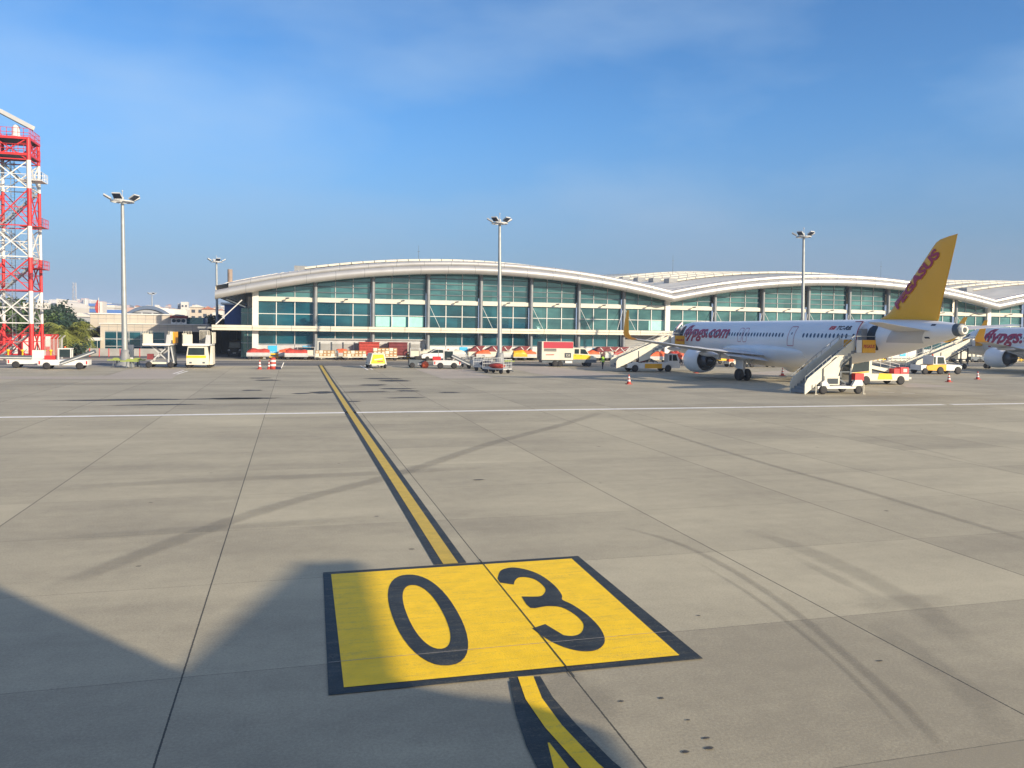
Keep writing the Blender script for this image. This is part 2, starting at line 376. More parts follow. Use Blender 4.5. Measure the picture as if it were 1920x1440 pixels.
marking('stand_marking', [[(.66, 10.50), (5.38, 10.45), (5.50, 15.45), (.72, 15.44)]], .016, 'pyel')
def ringpoly(outer, inner):
    b = B(); n = len(outer); b.add([(x, y, .020) for x, y in outer+inner], [(i, (i+1) % n, n+(i+1) % n, n+i) for i in range(n)]); return b
def Z6(a, b): return GP(560+a*.40625, 1020+b*.40625)
def sup(cx, cy, rx, ry, n=40, e=2.25):
    return [(cx+rx*math.copysign(abs(cos(t))**(2/e), cos(t)), cy+ry*math.copysign(abs(sin(t))**(2/e), sin(t))) for t in [2*pi*i/n for i in range(n)]]
struct(ringpoly(sup(2.10, 12.97, .53, 2.12), sup(2.10, 12.95, .29, 1.50)).build('digit_zero', 'pblk'))
o3 = [(918,165),(930,130),(960,116),(1000,113),(1060,125),(1120,150),(1180,195),(1215,240),(1217,262),(1262,284),(1330,330),(1385,385),(1410,430),(1410,465),(1382,492),(1335,502),(1270,495),(1200,472),(1140,440),(1078,395)]
i3 = [(993,192),(998,175),(1015,160),(1050,158),(1090,168),(1122,190),(1140,215),(1130,237),(1107,247),(1029,247),(1070,300),(1145,292),(1212,297),(1270,327),(1310,365),(1315,395),(1298,420),(1262,430),(1222,426),(1138,375)]
# triangulated fill of the digit outline
sm3 = lambda l: [tuple(p) for p in curvepts(l, 3)]
bm = bmesh.new(); vs = [bm.verts.new((*Z6(*p), .020)) for p in sm3(o3)+i3[::-1][:1]+sm3(i3[::-1][1:11])[0:]+sm3(i3[::-1][10:])[1:]+[(930, 183)]]; fc = bm.faces.new(vs); bmesh.ops.triangulate(bm, faces=[fc], ngon_method='EAR_CLIP')
bmesh.ops.recalc_face_normals(bm, faces=bm.faces)
me = bpy.data.meshes.new('digit_three'); bm.to_mesh(me); bm.free(); me.materials.append(W_['pblk']); d3 = bpy.data.objects.new('digit_three', me); col.objects.link(d3); struct(d3)
def band(pts, wd):
    """list of quads of a stripe along a ground line"""
    L_, R_ = [], []
    for i, p in enumerate(pts):
        a = Vector(pts[max(i-1, 0)]); b = Vector(pts[min(i+1, len(pts)-1)]); t = (b-a).normalized(); n = Vector((-t.y, t.x))
        wv = wd[i] if isinstance(wd, (list, tuple)) else wd
        L_.append(Vector(p)+n*wv/2); R_.append(Vector(p)-n*wv/2)
    return [[L_[i], L_[i+1], R_[i+1], R_[i]] for i in range(len(pts)-1)]
ll = [(3.04, 15.64), (3.06, 25), (3.08, 44), (3.15, 70), (3.3, 101)]
marking('lead_in_line_border', band(ll, .64), .012, 'pblk'); marking('lead_in_line', band(ll[:3]+[(3.15, 70), (3.3, 101)], .30), .016, 'pyel2')
cv = [(3.03, 10.27), (2.95, 9.62), (2.97, 8.88), (3.08, 7.98), (3.3, 7.0), (3.8, 5.6), (4.6, 4.2)]
marking('lead_in_curve_border', band(cv, [.40, .50, .56, .56, .58, .6, .62]), .012, 'pblk')
cv2 = [(2.84, 10.2), (2.80, 9.3), (2.78, 8.54), (2.76, 7.2), (2.74, 4)]
marking('lead_in_branch_border', band(cv2, [.1, .34, .48, .52, .56]), .0135, 'pblk')
marking('lead_in_branch', band([(2.80, 8.54), (2.77, 8.0), (2.75, 7), (2.74, 4)], [.02, .16, .28, .28]), .016, 'pyel')
marking('lead_in_curve', band(cv, .21), .019, 'pyel')
marking('stand_limit_line', [[(-70, 44.7), (42.3, 44.6), (42.3, 45.15), (-70, 45.25)], [(42.9, 44.6), (120, 44.55), (120, 45.1), (42.9, 45.15)]], .012, 'pwht')
marking('nose_wheel_bar', band(P([(537, 686.5), (615, 686)]), .35), .02, 'pblk')
marking('guide_dash', band(P([(1646, 735), (1677, 736.5)]), .18)+band(P([(1691, 737), (1715, 738)]), .18), .012, 'pwht')
for a, b_ in (((325, 701), (345, 695)), ((332, 702), (352, 696)), ((676, 686), (690, 694)), ((684, 685.5), (699, 693.5))):
    marking('guide_line', band(P([a, b_]), .2), .02, 'pwht')
marking('joint_through_paint', [[(3.655, 10.1), (3.673, 10.1), (3.668, 15.8), (3.650, 15.8)]], .0225, 'pblk')
marking('paint_crack', [[(.5, 11.325), (5.6, 11.31), (5.6, 11.322), (.5, 11.337)]], .0225, 'strip')
# stains with their own soft outline
def stainmat(name, c, strength):
    m = bpy.data.materials.new(name); m.use_nodes = True; nt = m.node_tree; N = nt.nodes.new; b = nt.nodes['Principled BSDF']
    b.inputs['Base Color'].default_value = (*c, 1); b.inputs['Roughness'].default_value = .7
    uv = N('ShaderNodeUVMap'); sp = N('ShaderNodeSeparateXYZ'); nt.links.new(uv.outputs[0], sp.inputs[0])
    tc = N('ShaderNodeTexCoord'); f = ramp_noise(nt, 1.5, 6, tc.outputs['Object'], .75)
    a = N('ShaderNodeMath'); a.operation = 'MULTIPLY_ADD'; nt.links.new(f, a.inputs[0]); a.inputs[1].default_value = 1.5; nt.links.new(sp.outputs[0], a.inputs[2])
    mr = N('ShaderNodeMapRange'); mr.interpolation_type = 'SMOOTHSTEP'; mr.inputs['From Min'].default_value = .75; mr.inputs['From Max'].default_value = 1.75; mr.inputs['To Max'].default_value = strength
    nt.links.new(a.outputs[0], mr.inputs['Value']); nt.links.new(mr.outputs[0], b.inputs['Alpha'])
    return m
W_['tyre'] = stainmat('tyre_rubber_stain', (.12, .11, .10), .18); W_['oil'] = stainmat('oil_stain', (.05, .05, .05), .95); W_['faint'] = stainmat('faint_stain', (.15, .14, .125), .12)
def setuv(o, vals):
    me = o.data; uvl = me.uv_layers.new(name='UVMap')
    for p in me.polygons:
        for li in p.loop_indices: uvl.data[li].uv = (vals[me.loops[li].vertex_index], 0)
def streak(name, pts, wd, m, z=.0105):
    pts = [Vector(p) for p in pts]; b = B(); vals = []; vs = []; n = len(pts)
    for i, p in enumerate(pts):
        t = (pts[min(i+1, n-1)]-pts[max(i-1, 0)]).normalized(); nn = Vector((-t.y, t.x)); e = min(1, i/4, (n-1-i)/4)
        wv = wd[i] if isinstance(wd, (list, tuple)) else wd
        for k, u in ((-1, 0), (-.4, 1), (.4, 1), (1, 0)): q = p+nn*wv/2*k; vs.append((q.x, q.y, z)); vals.append(u*e)
    b.add(vs, [(i*4+k, i*4+k+1, i*4+k+5, i*4+k+4) for i in range(n-1) for k in range(3)])
    o = b.build(name, m); setuv(o, vals); return struct(o)
CP = lambda l: curvepts(P(l))
streak('tyre_mark', CP([(60, 1120), (250, 1045), (500, 955), (760, 885), (920, 832), (1060, 795), (1150, 766)]), .75, 'tyre')
streak('tyre_mark', CP([(1150, 985), (1260, 1015), (1360, 1062), (1480, 1140), (1600, 1240), (1700, 1330), (1790, 1430)]), .22, 'tyre')
streak('tyre_mark', CP([(1290, 1045), (1400, 1110), (1520, 1200), (1620, 1290), (1720, 1400)]), .12, 'tyre')
streak('tyre_mark', CP([(1100, 762), (1250, 812), (1430, 868), (1600, 915), (1800, 975), (2000, 1035)]), .35, 'tyre')
streak('tyre_mark', CP([(1500, 790), (1700, 835), (1950, 900)]), .3, 'faint')
streak('tyre_mark', CP([(1390, 990), (1480, 1020), (1620, 1080), (1740, 1150), (1860, 1250)]), [.05]+[.5]*3+[.7]*12+[.1], 'faint')
streak('tyre_mark', CP([(1460, 1030), (1560, 1080), (1690, 1145)]), .35, 'faint')
streak('tyre_mark', CP([(1600, 1150), (1700, 1210), (1820, 1300), (1900, 1400)]), .6, 'faint')
streak('tyre_mark', CP([(0, 925), (300, 905), (700, 888), (1000, 870)]), 1.0, 'faint')
streak('tyre_mark', CP([(-60, 1025), (200, 1005), (500, 985), (800, 965)]), .8, 'faint')
def blob(name, x, y, rx, ry, m, z=.0108, rot=0):
    n = 14; rnd = random.Random(int(x*7+y)); vs = [(x, y, z)]; vals = [1.]
    for r_, u in ((.55, .8), (1., 0)):
        for i in range(n):
            a = 2*pi*i/n; k = 1+rnd.uniform(-.25, .25); px, py = rx*r_*k*cos(a), ry*r_*k*sin(a)
            vs.append((x+px*cos(rot)-py*sin(rot), y+px*sin(rot)+py*cos(rot), z)); vals.append(u)
    b = B().add(vs, [(0, 1+i, 1+(i+1) % n) for i in range(n)]+[(1+i, 1+n+i, 1+n+(i+1) % n, 1+(i+1) % n) for i in range(n)])
    o = b.build(name, m); setuv(o, vals); return struct(o)
for (x, y, rx, ry) in ((455,747,2.6,.8),(430,748,3,.6),(488,709,1.2,.9),(472,732,1,.6),(500,713,1.5,1),(605,736,1.1,1.2),(565,738,.8,.6),(720,710,2,1.2),(740,714,1.6,1.4),(745,729,1.6,.9),(765,733,1,.8),(762,746,1.6,.5),(842,736,.9,.7),(300,759,3,.5),(240,750,5,.8),(655,753,.9,.5),(690,735,1.8,.6),(700,722,1.4,1),(1240,1310,.07,.06),(1324,1385,.09,.05),(1330,1404,.12,.07),(1285,1411,.09,.06),(898,900,.25,.08),(1165,1316,.07,.05),(1290,1351,.05,.04),(1650,1240,.1,.05),(1310,1155,.06,.05)):
    g = GP(x, y); blob('oil_stain', g[0], g[1], rx*(.6 if y > 1000 else 1), ry*(.6 if y > 1000 else 1), 'oil')
for (x, y, rx, ry) in ((150,720,9,2.2),(420,760,10,1.6),(800,735,9,2),(620,725,6,2.5),(1650,745,10,2),(1400,760,9,1.5),(1090,1310,.5,1.3),(1700,1130,1.2,.5)):
    g = GP(x, y); blob('surface_stain', g[0], g[1], rx, ry, 'faint', .0102)

# ---------------------------------------------------------------- terminal building
COLX = [-5.15, 3.18, 11.47, 19.71, 27.86, 35.91, 43.79, 51.46, 59.18, 67.74, 76.79, 85.64, 93.85, 101.87, 109.3, 116.51, 123.94, 132.3, 140.9, 149, 157, 165, 173, 181, 188.5]
def arch(X):
    k = 0 if X < 59.0 else (1 if X < 123.6 else 2)
    return 13.5-3.45*((X-26.7-64.6*k)/32.3)**2
GY, FY = 122.0, 119.5
term = thing('terminal_building', 'long glass airport terminal with three curved white roofs and silver eaves', 'airport terminal', (60, GY, 0))
def tp(name, b, m, parent=term): 
    o = b.build(name, m, parent)
    o.location = (-60, -GY, 0) if parent is term else (0, 0, 0); return o
spans = [(-10.4, 59.04), (59.04, 123.6), (123.6, 188.5)]
for k, (xa, xb) in enumerate(spans):
    n = 40; xs = [xa+(xb-xa)*i/n for i in range(n+1)]
    zf = lambda X: 13.5-3.45*((X-26.7-64.6*k)/32.3)**2
    def tubering(X, y, z, r, m=12):
        return [(X, y+r*cos(a), z+r*sin(a)) for a in [2*pi*i/m for i in range(m)]]
    e = .002*k
    lw = B().rings([tubering(X, FY, zf(X), .64) for X in xs]).mi(1); uw = B().rings([tubering(X, FY+.55, zf(X)+.95, .40) for X in xs[(1 if k == 0 else 0):]]).mi(1)
    for i in range(1, 17):
        X = xa+(xb-xa)*i/17
        lw.rings([tubering(X-.03, FY, zf(X), .652), tubering(X+.03, FY, zf(X), .652)]); uw.rings([tubering(X+.57, FY+.55, zf(X+.6)+.95, .412), tubering(X+.63, FY+.55, zf(X+.6)+.95, .412)])
    tp('lower_eave', lw, ['alu', 'grey']); tp('upper_eave', uw, ['alu', 'grey'])
    b = B(); ys = [(FY+.55, 1.32), (FY+6, 1.75), (FY+20, 2.7), (FY+45, 4.4), (FY+75, 6.2)]
    top = [[(X, y, zf(X)+dz) for X in xs] for y, dz in ys]; b.rings(top, closed=False, cap=False)
    b.rings([[(X, FY+.3, zf(X)-.25+e) for X in xs], [(X, GY+.3, zf(X)-.1) for X in xs]], closed=False, cap=False)
    b.rings([[(X, FY+75, zf(X)-.3) for X in xs], top[-1]], closed=False, cap=False)
    for X in (xs[0]+(.01 if k == 0 else .0),):
        if k == 0: b.add([(X, FY+.3, zf(X)-.25), (X, FY+.55, zf(X)+1.3), (X, FY+75, zf(X)+6.15), (X, FY+75, zf(X)-.3)], [(0, 1, 2, 3)])
    tp('roof', b, 'roof')
    sm = B()                                     # standing seams across the roof sheet
    for i in range(1, 56):
        X = xa+(xb-xa)*i/56
        for (y0, d0), (y1, d1) in zip(ys[:-1], ys[1:]): sm.bar((X, y0, zf(X)+d0+.03), (X, y1, zf(X)+d1+.03), .05, .06)
    tp('roof_seam', sm, 'roof')
    for q, (y, dz) in enumerate(((133, 2.35), (140, 2.8), (147.5, 3.32), (155.5, 3.85), (164, 4.45))):
        x0 = (xa+12.2 if k == 0 else xa+7)+q*.2; x1 = xb-10; m = 26; b = B(); c = B()
        for i in range(m):
            X0 = x0+(x1-x0)*i/m; X1 = x0+(x1-x0)*(i+1)/m-.12
            v = []
            for X in (X0, X1):
                for yy, zz in ((y-1.2, 0), (y-1.0, .32), (y+1.0, .50), (y+1.2, 0)): v.append((X, yy, zf(X)+dz+zz-.05))
            b.add(v, [(0, 1, 5, 4), (1, 2, 6, 5), (2, 3, 7, 6), (0, 3, 2, 1), (4, 5, 6, 7)])
        o = tp('roof_light', b, 'cream'); c.box(x0-1.6, x0, y-1.1, y+1.0, zf(x0)+dz-.5, zf(x0)+dz+.45); c.build('end_box', 'grey', o)
# glazing bay by bay
frameb = {}
for i in range(len(COLX)-1):
    xa, xb = COLX[i]+.3, COLX[i+1]-.3; recess = i in (1, 2) 
    # top, arch-shaped pane field
    n = 8; xs = [xa+(xb-xa)*j/n for j in range(n+1)]
    def panes(zlo, zhi, ztopf=None):
        b = B(); cols = 3
        for c in range(cols):
            u0 = xa+(xb-xa)*c/cols; u1 = xa+(xb-xa)*(c+1)/cols
            pts = [(u0, zlo), (u1, zlo)]+([(u1, zhi), (u0, zhi)] if not ztopf else [(u1+(u0-u1)*t/4, ztopf(u1+(u0-u1)*t/4)) for t in range(5)])
            b.prism(pts, GY, GY+.06)
        return b
    gi = 'glass' if i > 3 else 'dglass'
    g = tp('upper_window', panes(8.9, 0, lambda X: arch(X)-.2), 'glass')
    fr = B(); z = 9.75
    while z < arch((xa+xb)/2)-.3:
        lo = xa; hi = xb
        while arch(lo)-.25 < z and lo < hi: lo += .2
        while arch(hi)-.25 < z and hi > lo: hi -= .2
        if hi-lo > 1: fr.box(lo, hi, GY-.16, GY-.02, z-.055, z+.055)
        z += .83
    f = fr.build('louvre', 'dsteel', g) if fr.v else None
    mb = B()
    for c in (1, 2):
        X = xa+(xb-xa)*c/3; mb.box(X-.045, X+.045, GY-.10, GY-.01, 8.9, arch(X)-.25)
    mb.box(xa+.02, xb-.02, GY-.12, GY-.015, 8.9, 8.98)
    mb.build('frame', 'lgrey', g)
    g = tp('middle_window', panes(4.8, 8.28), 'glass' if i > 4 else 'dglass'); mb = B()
    for c in (1, 2):
        X = xa+(xb-xa)*c/3; mb.box(X-.055, X+.055, GY-.12, GY-.01, 4.8, 8.28)
    for c in range(3):
        mb.box(xa+(xb-xa)*c/3+.06, xa+(xb-xa)*(c+1)/3-.06, GY-.10, GY-.01, 6.46, 6.55)
    mb.build('frame', 'white', g)
    zb = 2.95 if recess else 2.08
    grey_bay = (7 <= i <= 8)
    if not grey_bay:
        g = tp('lower_window', panes(zb, 4.1), 'dglass'); mb = B()
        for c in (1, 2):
            X = xa+(xb-xa)*c/3; mb.box(X-.055, X+.055, GY-.12, GY-.01, zb, 4.1)
        mb.box(xa+.02, xb-.02, GY-.13, GY-.015, zb, zb+.07)
        mb.build('frame', 'lgrey', g)
    # base
    b = B()
    if recess:
        b.box(xa, xb, GY+.3, GY+.5, 0, 2.95); o = tp('base_wall', b, 'lgrey'); d = B()
        for c in range(4):
            X = xa+.5+(xb-xa-1)*c/4; d.box(X, X+1.35, GY+.22, GY+.29, .05, 2.25)
        d.build('door', 'concw', o); d = B()
        for c in range(5): d.box(xa+.42+(xb-xa-1)*c/4-.03, xa+.42+(xb-xa-1)*c/4+.05, GY+.1, GY+.21, 0, 2.5)
        d.build('door_post', 'dsteel', o); tp('soffit_edge', B().box(xa, xb, GY-.02, GY+.3, 2.84, 2.94), 'white')
    elif grey_bay:
        b.box(xa, xb, GY-.05, GY+.3, 0, 4.1); o = tp('base_wall', b, 'concw'); d = B()
        for q in range(11): d.box(xa, xb, GY-.11, GY-.06, .35+q*.34, .41+q*.34)
        d.box(xa+2.2, xa+2.5, GY-.3, GY-.12, 1.4, 2.1)
        d.build('groove', 'grey', o)
    else:
        for c in range(3): b.box(xa+(xb-xa)*c/3+.03, xa+(xb-xa)*(c+1)/3-.03, GY-.04, GY+.2, 0, 2.0)
        tp('base_wall', b, 'lgrey' if i < 1 else 'white')
    b = B(); b.box(xa+.25, xb-.25, GY-1.0, GY-.85, .62, .82); b.box(xa+.25, xb-.25, GY-1.0, GY-.85, .22, .36)
    for c in range(4): X = xa+.6+(xb-xa-1.2)*c/3; b.box(X-.06, X+.06, GY-.84, GY-.72, 0, .8)
    tp('guard_rail', b, 'cream' if i % 2 else 'yellow')
    b = B(); b.box(xa, xb, GY-.42, GY-.02, 8.3, 8.88); o = tp('upper_beam', b, 'cream')
    X = (xa+xb)/2; B().bar((X, GY-.42, 8.55), (X, GY-1.05, 8.72), .07).bar((X+.05, GY-1.0, 8.70), (X+.42, GY-1.25, 8.76), .3, .16).build('floodlight', 'dsteel', o)
    # columns
for i, X in enumerate(COLX):
    sq = i in (0, 8, 16, 24)
    b = B()
    if sq: b.box(X-.42, X+.42, GY-.62, GY+.2, 0, arch(X-.01)-.3)
    else: b.tube((X, GY-.55, 0), (X, GY-.55, arch(X)-.25), .30, n=14)
    tp('column', b, 'white' if sq else 'colgrey')
    if i > 2 and not sq: 
        b = B().tube((X+.25, GY-.7, 8.0), (X+1.6, GY-1.6, 4.85), .035, n=6)
        if i > 6: b.tube((X-.25, GY-.7, 8.0), (X-1.5, GY-1.6, 4.85), .035, n=6)
        tp('brace', b, 'white')
b = B(); x = -10.9
while x < 188: b.box(x, x+5.35, GY-1.75, GY-.65, 4.06, 4.42); b.box(x+.01, x+5.34, GY-1.85, GY-.66, 4.43, 4.80); x += 5.4
tp('canopy', b, 'cream')
for X, k in ((-3.4, 1), (0, 0), (1.42, 1), (24.7, 2), (46.4, 2), (105, 2)):
    if not k: continue
    o = tp('blue_sign', B().box(X, X+1.25, GY-.12, GY-.05, .62, 1.9), 'skyblue')
    if k == 1: text_obj('sign_lettering', 'ISG', lambda u, v: (X+.22+u, GY-.135, .70+v), 'white', o, width=.8, height=.36)
    else: B().bar((X+.25, GY-.135, 1.15), (X+.95, GY-.135, 1.35), .02, .06).build('sign_stroke', 'white', o)
# bright interior behind glass, pale blinds
o = tp('blind', B(), 'blind') if False else None
b = B()
for x0, x1 in ((11.95, 14.0), (14.35, 16.4), (16.75, 19.1)): b.box(x0, x1, GY-.035, GY-.012, 4.85, 6.35)
tp('blind', b, 'blind')
b = B().box(56.1, 58.75, GY-.035, GY-.012, 4.85, 6.4); tp('blind', b, 'blind')
# left gable end: struts, tie rod, chimney, side glazing
for q in range(7):
    Y = 120.6+q*2.6; tp('roof_strut', B().bar((-9.9+q*.12, Y, arch(-9.9)-.3), (-6.45, Y, 7.35), .16), 'dsteel')
tp('tie_rod', B().tube((-10.4, 120.4, 4.85), (-6.9, 120.4, 8.35), .08, n=8), 'white')
tp('chimney', B().tube((FX(431, 128), 128, 10), (FX(431, 128), 128, FZ(431, 505, 128)), .36, n=14), 'rust')
xa, xb = FX(452, 125), FX(479, 125)
g = tp('side_window', B().box(xa, xb, 125, 125.1, 0, 7.3), 'glass'); mb = B()
for z in (2.2, 4.5, 6.6): mb.box(xa, xb, 124.9, 124.98, z-.04, z+.04)
mb.box(xa+.9, xa+.97, 124.88, 124.99, 0, 7.3); mb.build('frame', 'lgrey', g)
tp('end_wall', B().box(-6.4, -5.4, 125.2, 180, 0, 9.0), 'lgrey')
for (px, py) in ((785, 460), (1262, 478), (1652, 490)):
    Y = 150; X, Z = FP(px, py, Y); b = B().tube((X, Y, arch(X)+3.3), (X, Y, Z), .05, .02, n=5).bar((X-.2, Y, Z-1.2), (X+.25, Y, Z-1.1), .06); tp('antenna', b, 'dsteel')

# low annex buildings left of the terminal
Y = 140.0
def block(par, name, m, x0, x1, y0, y1, z0, z1): return B().box(x0, x1, y0, y1, z0, z1).build(name, m, par)
an = thing('annex_building', 'low beige stone-clad annex with teal window wall, left of terminal', 'building')
X = lambda px: FX(px, Y)
x0, x1, x2, x3, x4, x5 = X(188), X(196), X(309), X(316), X(385), X(391)
zt = FZ(250, 608, Y); zg = FZ(250, 621, Y)
b = B()
b.box(x0, x5, Y, Y+10, zg, zt); b.box(x0, x1, Y, Y+10, 0, zg-.01); b.box(x2, x3, Y, Y+.8, 0, zg-.01); b.box(x4, x5, Y, Y+10, 0, zg-.01)
b.box(x3+.02, x4-.02, Y+7, Y+7.2, 0, zg-.01); b.build('wall', 'beige', an)
B().box(x0-.15, x5, Y-.15, Y+9.9, zt+.003, zt+.15).build('parapet', 'white', an)
jb = B()
for k in range(14): xx = x0+(x5-x0)*k/13; jb.box(xx-.02, xx+.02, Y-.012, Y-.004, zg, zt)
jb.box(x0, x5, Y-.014, Y-.003, (zg+zt)/2+.1, (zg+zt)/2+.14); jb.build('wall_joint', 'grey', an)
g = B().box(x1, x2, Y+.1, Y+.2, 0.02, zg-.02).build('window', 'dglass', an); mb = B()
for k in range(6): xx = x1+(x2-x1)*k/5; mb.box(xx-.05, xx+.05, Y+.02, Y+.09, 0, zg-.02)
for k in range(4): zz = .08+(zg-.2)*k/3.0; mb.box(x1+.06, x2-.06, Y+.03, Y+.085, zz-.04, zz+.04)
mb.build('frame', 'lgrey', g)
B().box(x3+.02, x4-.02, Y+6.7, Y+6.9, 0.01, zg-.05).build('bay_door', 'dark', an)
Y2 = 144.0; u0, u1 = FX(169, Y2), FX(331, Y2); z1_ = FZ(250, 590, Y2)
B().box(u0, u1, Y2, Y2+9, zt-.6, z1_).build('upper_storey', 'beige', an); jb = B()
for k in range(12): xx = u0+(u1-u0)*k/11; jb.box(xx-.02, xx+.02, Y2-.012, Y2-.004, zt-.5, z1_)
jb.box(u0, u1, Y2-.014, Y2-.003, z1_-.7, z1_-.66); jb.build('wall_joint', 'grey', an)
B().box(u0-.2, u1+.2, Y2-.2, Y2+9.2, z1_+.003, z1_+.18).build('parapet', 'white', an)
v0, v1 = FX(331, Y2), FX(380, Y2)
B().box(v0+.25, v1, Y2+1, Y2+8, zt-.6, FZ(350, 595, Y2)).build('plant_room', 'dglass', an)
B().box(FX(320, Y2-1), FX(352, Y2-1), Y2-2, Y2-.3, FZ(335, 597, Y2), FZ(335, 592, Y2)).build('plant_screen', 'maroon', an)
for k, px in enumerate((327, 336, 345)):
    t = tag(B().box(-.42, .42, -.3, .3, 0, .95).build('air_conditioner', 'white', None, (FX(px, 143), 142.6, zt+.17)), 'white air conditioning unit on annex roof, ' + ('left', 'middle', 'right')[k] + ' of three', 'air conditioner', 'air conditioning units on the annex roof')
    B().lathe([(.02, -.33), (.3, -.33), (.3, -.31)], (0, 0, .5), 'Y', 12).build('fan', 'dark', t)
ki = thing('glass_kiosk', 'small dark glass entrance kiosk with white frame beside the annex', 'kiosk')
Y3 = 138.5; a0, a1 = FX(154, Y3), FX(187, Y3); zk = FZ(170, 633, Y3)
B().box(a0, a1, Y3, Y3+3, zk-.45, zk).box(a0, a0+.18, Y3, Y3+3, 0, zk-.46).build('frame', 'white', ki)
B().box(a0+.2, a1, Y3+.1, Y3+.2, .02, zk-.47).build('glass', 'dglass', ki)
B().box(a0+1.2, a0+1.28, Y3, Y3+.09, 0, zk-.47).box(a0+2.1, a0+2.16, Y3+.0, Y3+.09, 0, zk-.47).build('door_frame', 'lgrey', ki)
aw = thing('awning', 'thin grey awning roof with dark shade below, above the glass kiosk', 'awning')
B().box(FX(155, 146), FX(186, 146), 144, 150, FZ(170, 619, 146), FZ(170, 615, 146)).build('roof', 'grey', aw)
B().box(FX(160, 150), FX(186, 150), 150.1, 150.3, 0, FZ(170, 619, 150)).build('back_wall', 'dark', aw)
# loading bay under the canopy and the dark hall behind
bay = thing('loading_bay', 'dark open loading bay between annex and terminal', 'loading bay')
bx0, bx1 = FX(392, 140), FX(452, 126.5)
B().box(bx0, -6.45, 150, 150.2, 0, 4.6).build('back_wall', 'dark', bay)
B().box(bx0, bx1+.3, 123.5, 150, 4.25, 4.5).build('roof', 'grey', bay)
bp = B()
for k in range(6): xx = bx0+1+k*1.3; bp.box(xx, xx+.12, 149.8, 149.95, 0, 4.2)
bp.build('back_post', 'dsteel', bay)
hall = thing('dark_hall', 'dark blue flat-roofed hall behind the left end of the terminal', 'building')
h0, h1 = FX(421, 160), FX(462, 160); zh = FZ(430, 571, 160)
B().box(h0, h1, 160, 175, 0, zh).build('wall', 'blue', hall); B().box(FX(414, 160), h1, 159.5, 175.2, zh+.005, zh+.35).build('roof', 'white', hall)
# white parcel wall / terminal side seen under the tail, and clutter
# ---------------------------------------------------------------- light masts
def mast(name, px_base, H_, head_n, label, heading=0, scale=1., base=True):
    x, y = px_base
    t = thing(name, label, 'light mast', (x, y, 0), 0, 'tall floodlight masts around the apron')
    le = lambda z: -.0134*z
    B().tube((0, 0, 0.0), (le(H_), 0, H_), .33*(.5+.5*scale), .17*(.5+.5*scale), n=16).build('pole', 'steel', t)
    if base: B().lathe([(1.0, 0), (.95, .35), (.55, .6), (.48, 1.5), (.42, 1.9), (.02, 1.92)], n=18).build('base', 'grey', t)
    zh = H_-.15; hd = B()
    for k in range(20):
        a0, a1 = 2*pi*k/20, 2*pi*(k+1)/20; rr = 1.15*scale
        hd.bar((rr*cos(a0)+le(zh), rr*sin(a0), zh), (rr*cos(a1)+le(zh), rr*sin(a1), zh), .10, .14)
    for k in range(6): a = 2*pi*k/6; hd.bar((le(zh), 0, zh), (1.15*scale*cos(a)+le(zh), 1.15*scale*sin(a), zh), .08, .12)
    hd.tube((le(zh), 0, zh-.3), (le(zh), 0, zh+.5), .14*scale, n=8); hd.build('head_ring', 'lgrey', t)
    for k in range(head_n):
        a = heading+2*pi*k/head_n; c = Vector((1.25*scale*cos(a)+le(zh), 1.25*scale*sin(a), zh+.22))
        T = Matrix.Translation(c) @ Matrix.Rotation(a, 4, 'Z') @ Matrix.Rotation(R(-30), 4, 'Y')
        f = B().box(-.12, .72*scale, -.44*scale, .44*scale, .02, .16, T).build('floodlight', 'lgrey', t)
        B().box(-.08, .68*scale, -.40*scale, .40*scale, -.05, .015, T).build('lens', 'lamp', f)
    B().tube((le(zh), 0, zh+.5), (le(zh), 0, zh+1.1), .03, n=5).lathe([(.02, zh+1.05), (.08, zh+1.1), (.08, zh+1.2), (.02, zh+1.25)], (le(zh), 0, 0), n=8).build('beacon', 'lgrey', t)
    return t
mast('light_mast', (-17.75, 96.95), 18.2, 5, 'tall floodlight mast with dark concrete base beside the annex', R(-100))
mast('light_mast', (23.9, 93.75), 17.4, 5, 'floodlight mast in the centre behind the luggage dolly train', R(-60), .8)
mast('light_mast', (66.0, 94.7), 17.7, 5, 'floodlight mast rising behind the nearest white aircraft fuselage', R(-75), .8)
X0, _ = FP(408, 600, 165); mast('light_mast', (X0, 165), 17.0, 4, 'slender floodlight mast behind the left end of terminal', .3, .9, False)
X0, _ = FP(286, 600, 330); mast('light_mast', (X0, 330), 16.3, 4, 'small distant floodlight mast behind the arched hangar roof', .5, .9, False)

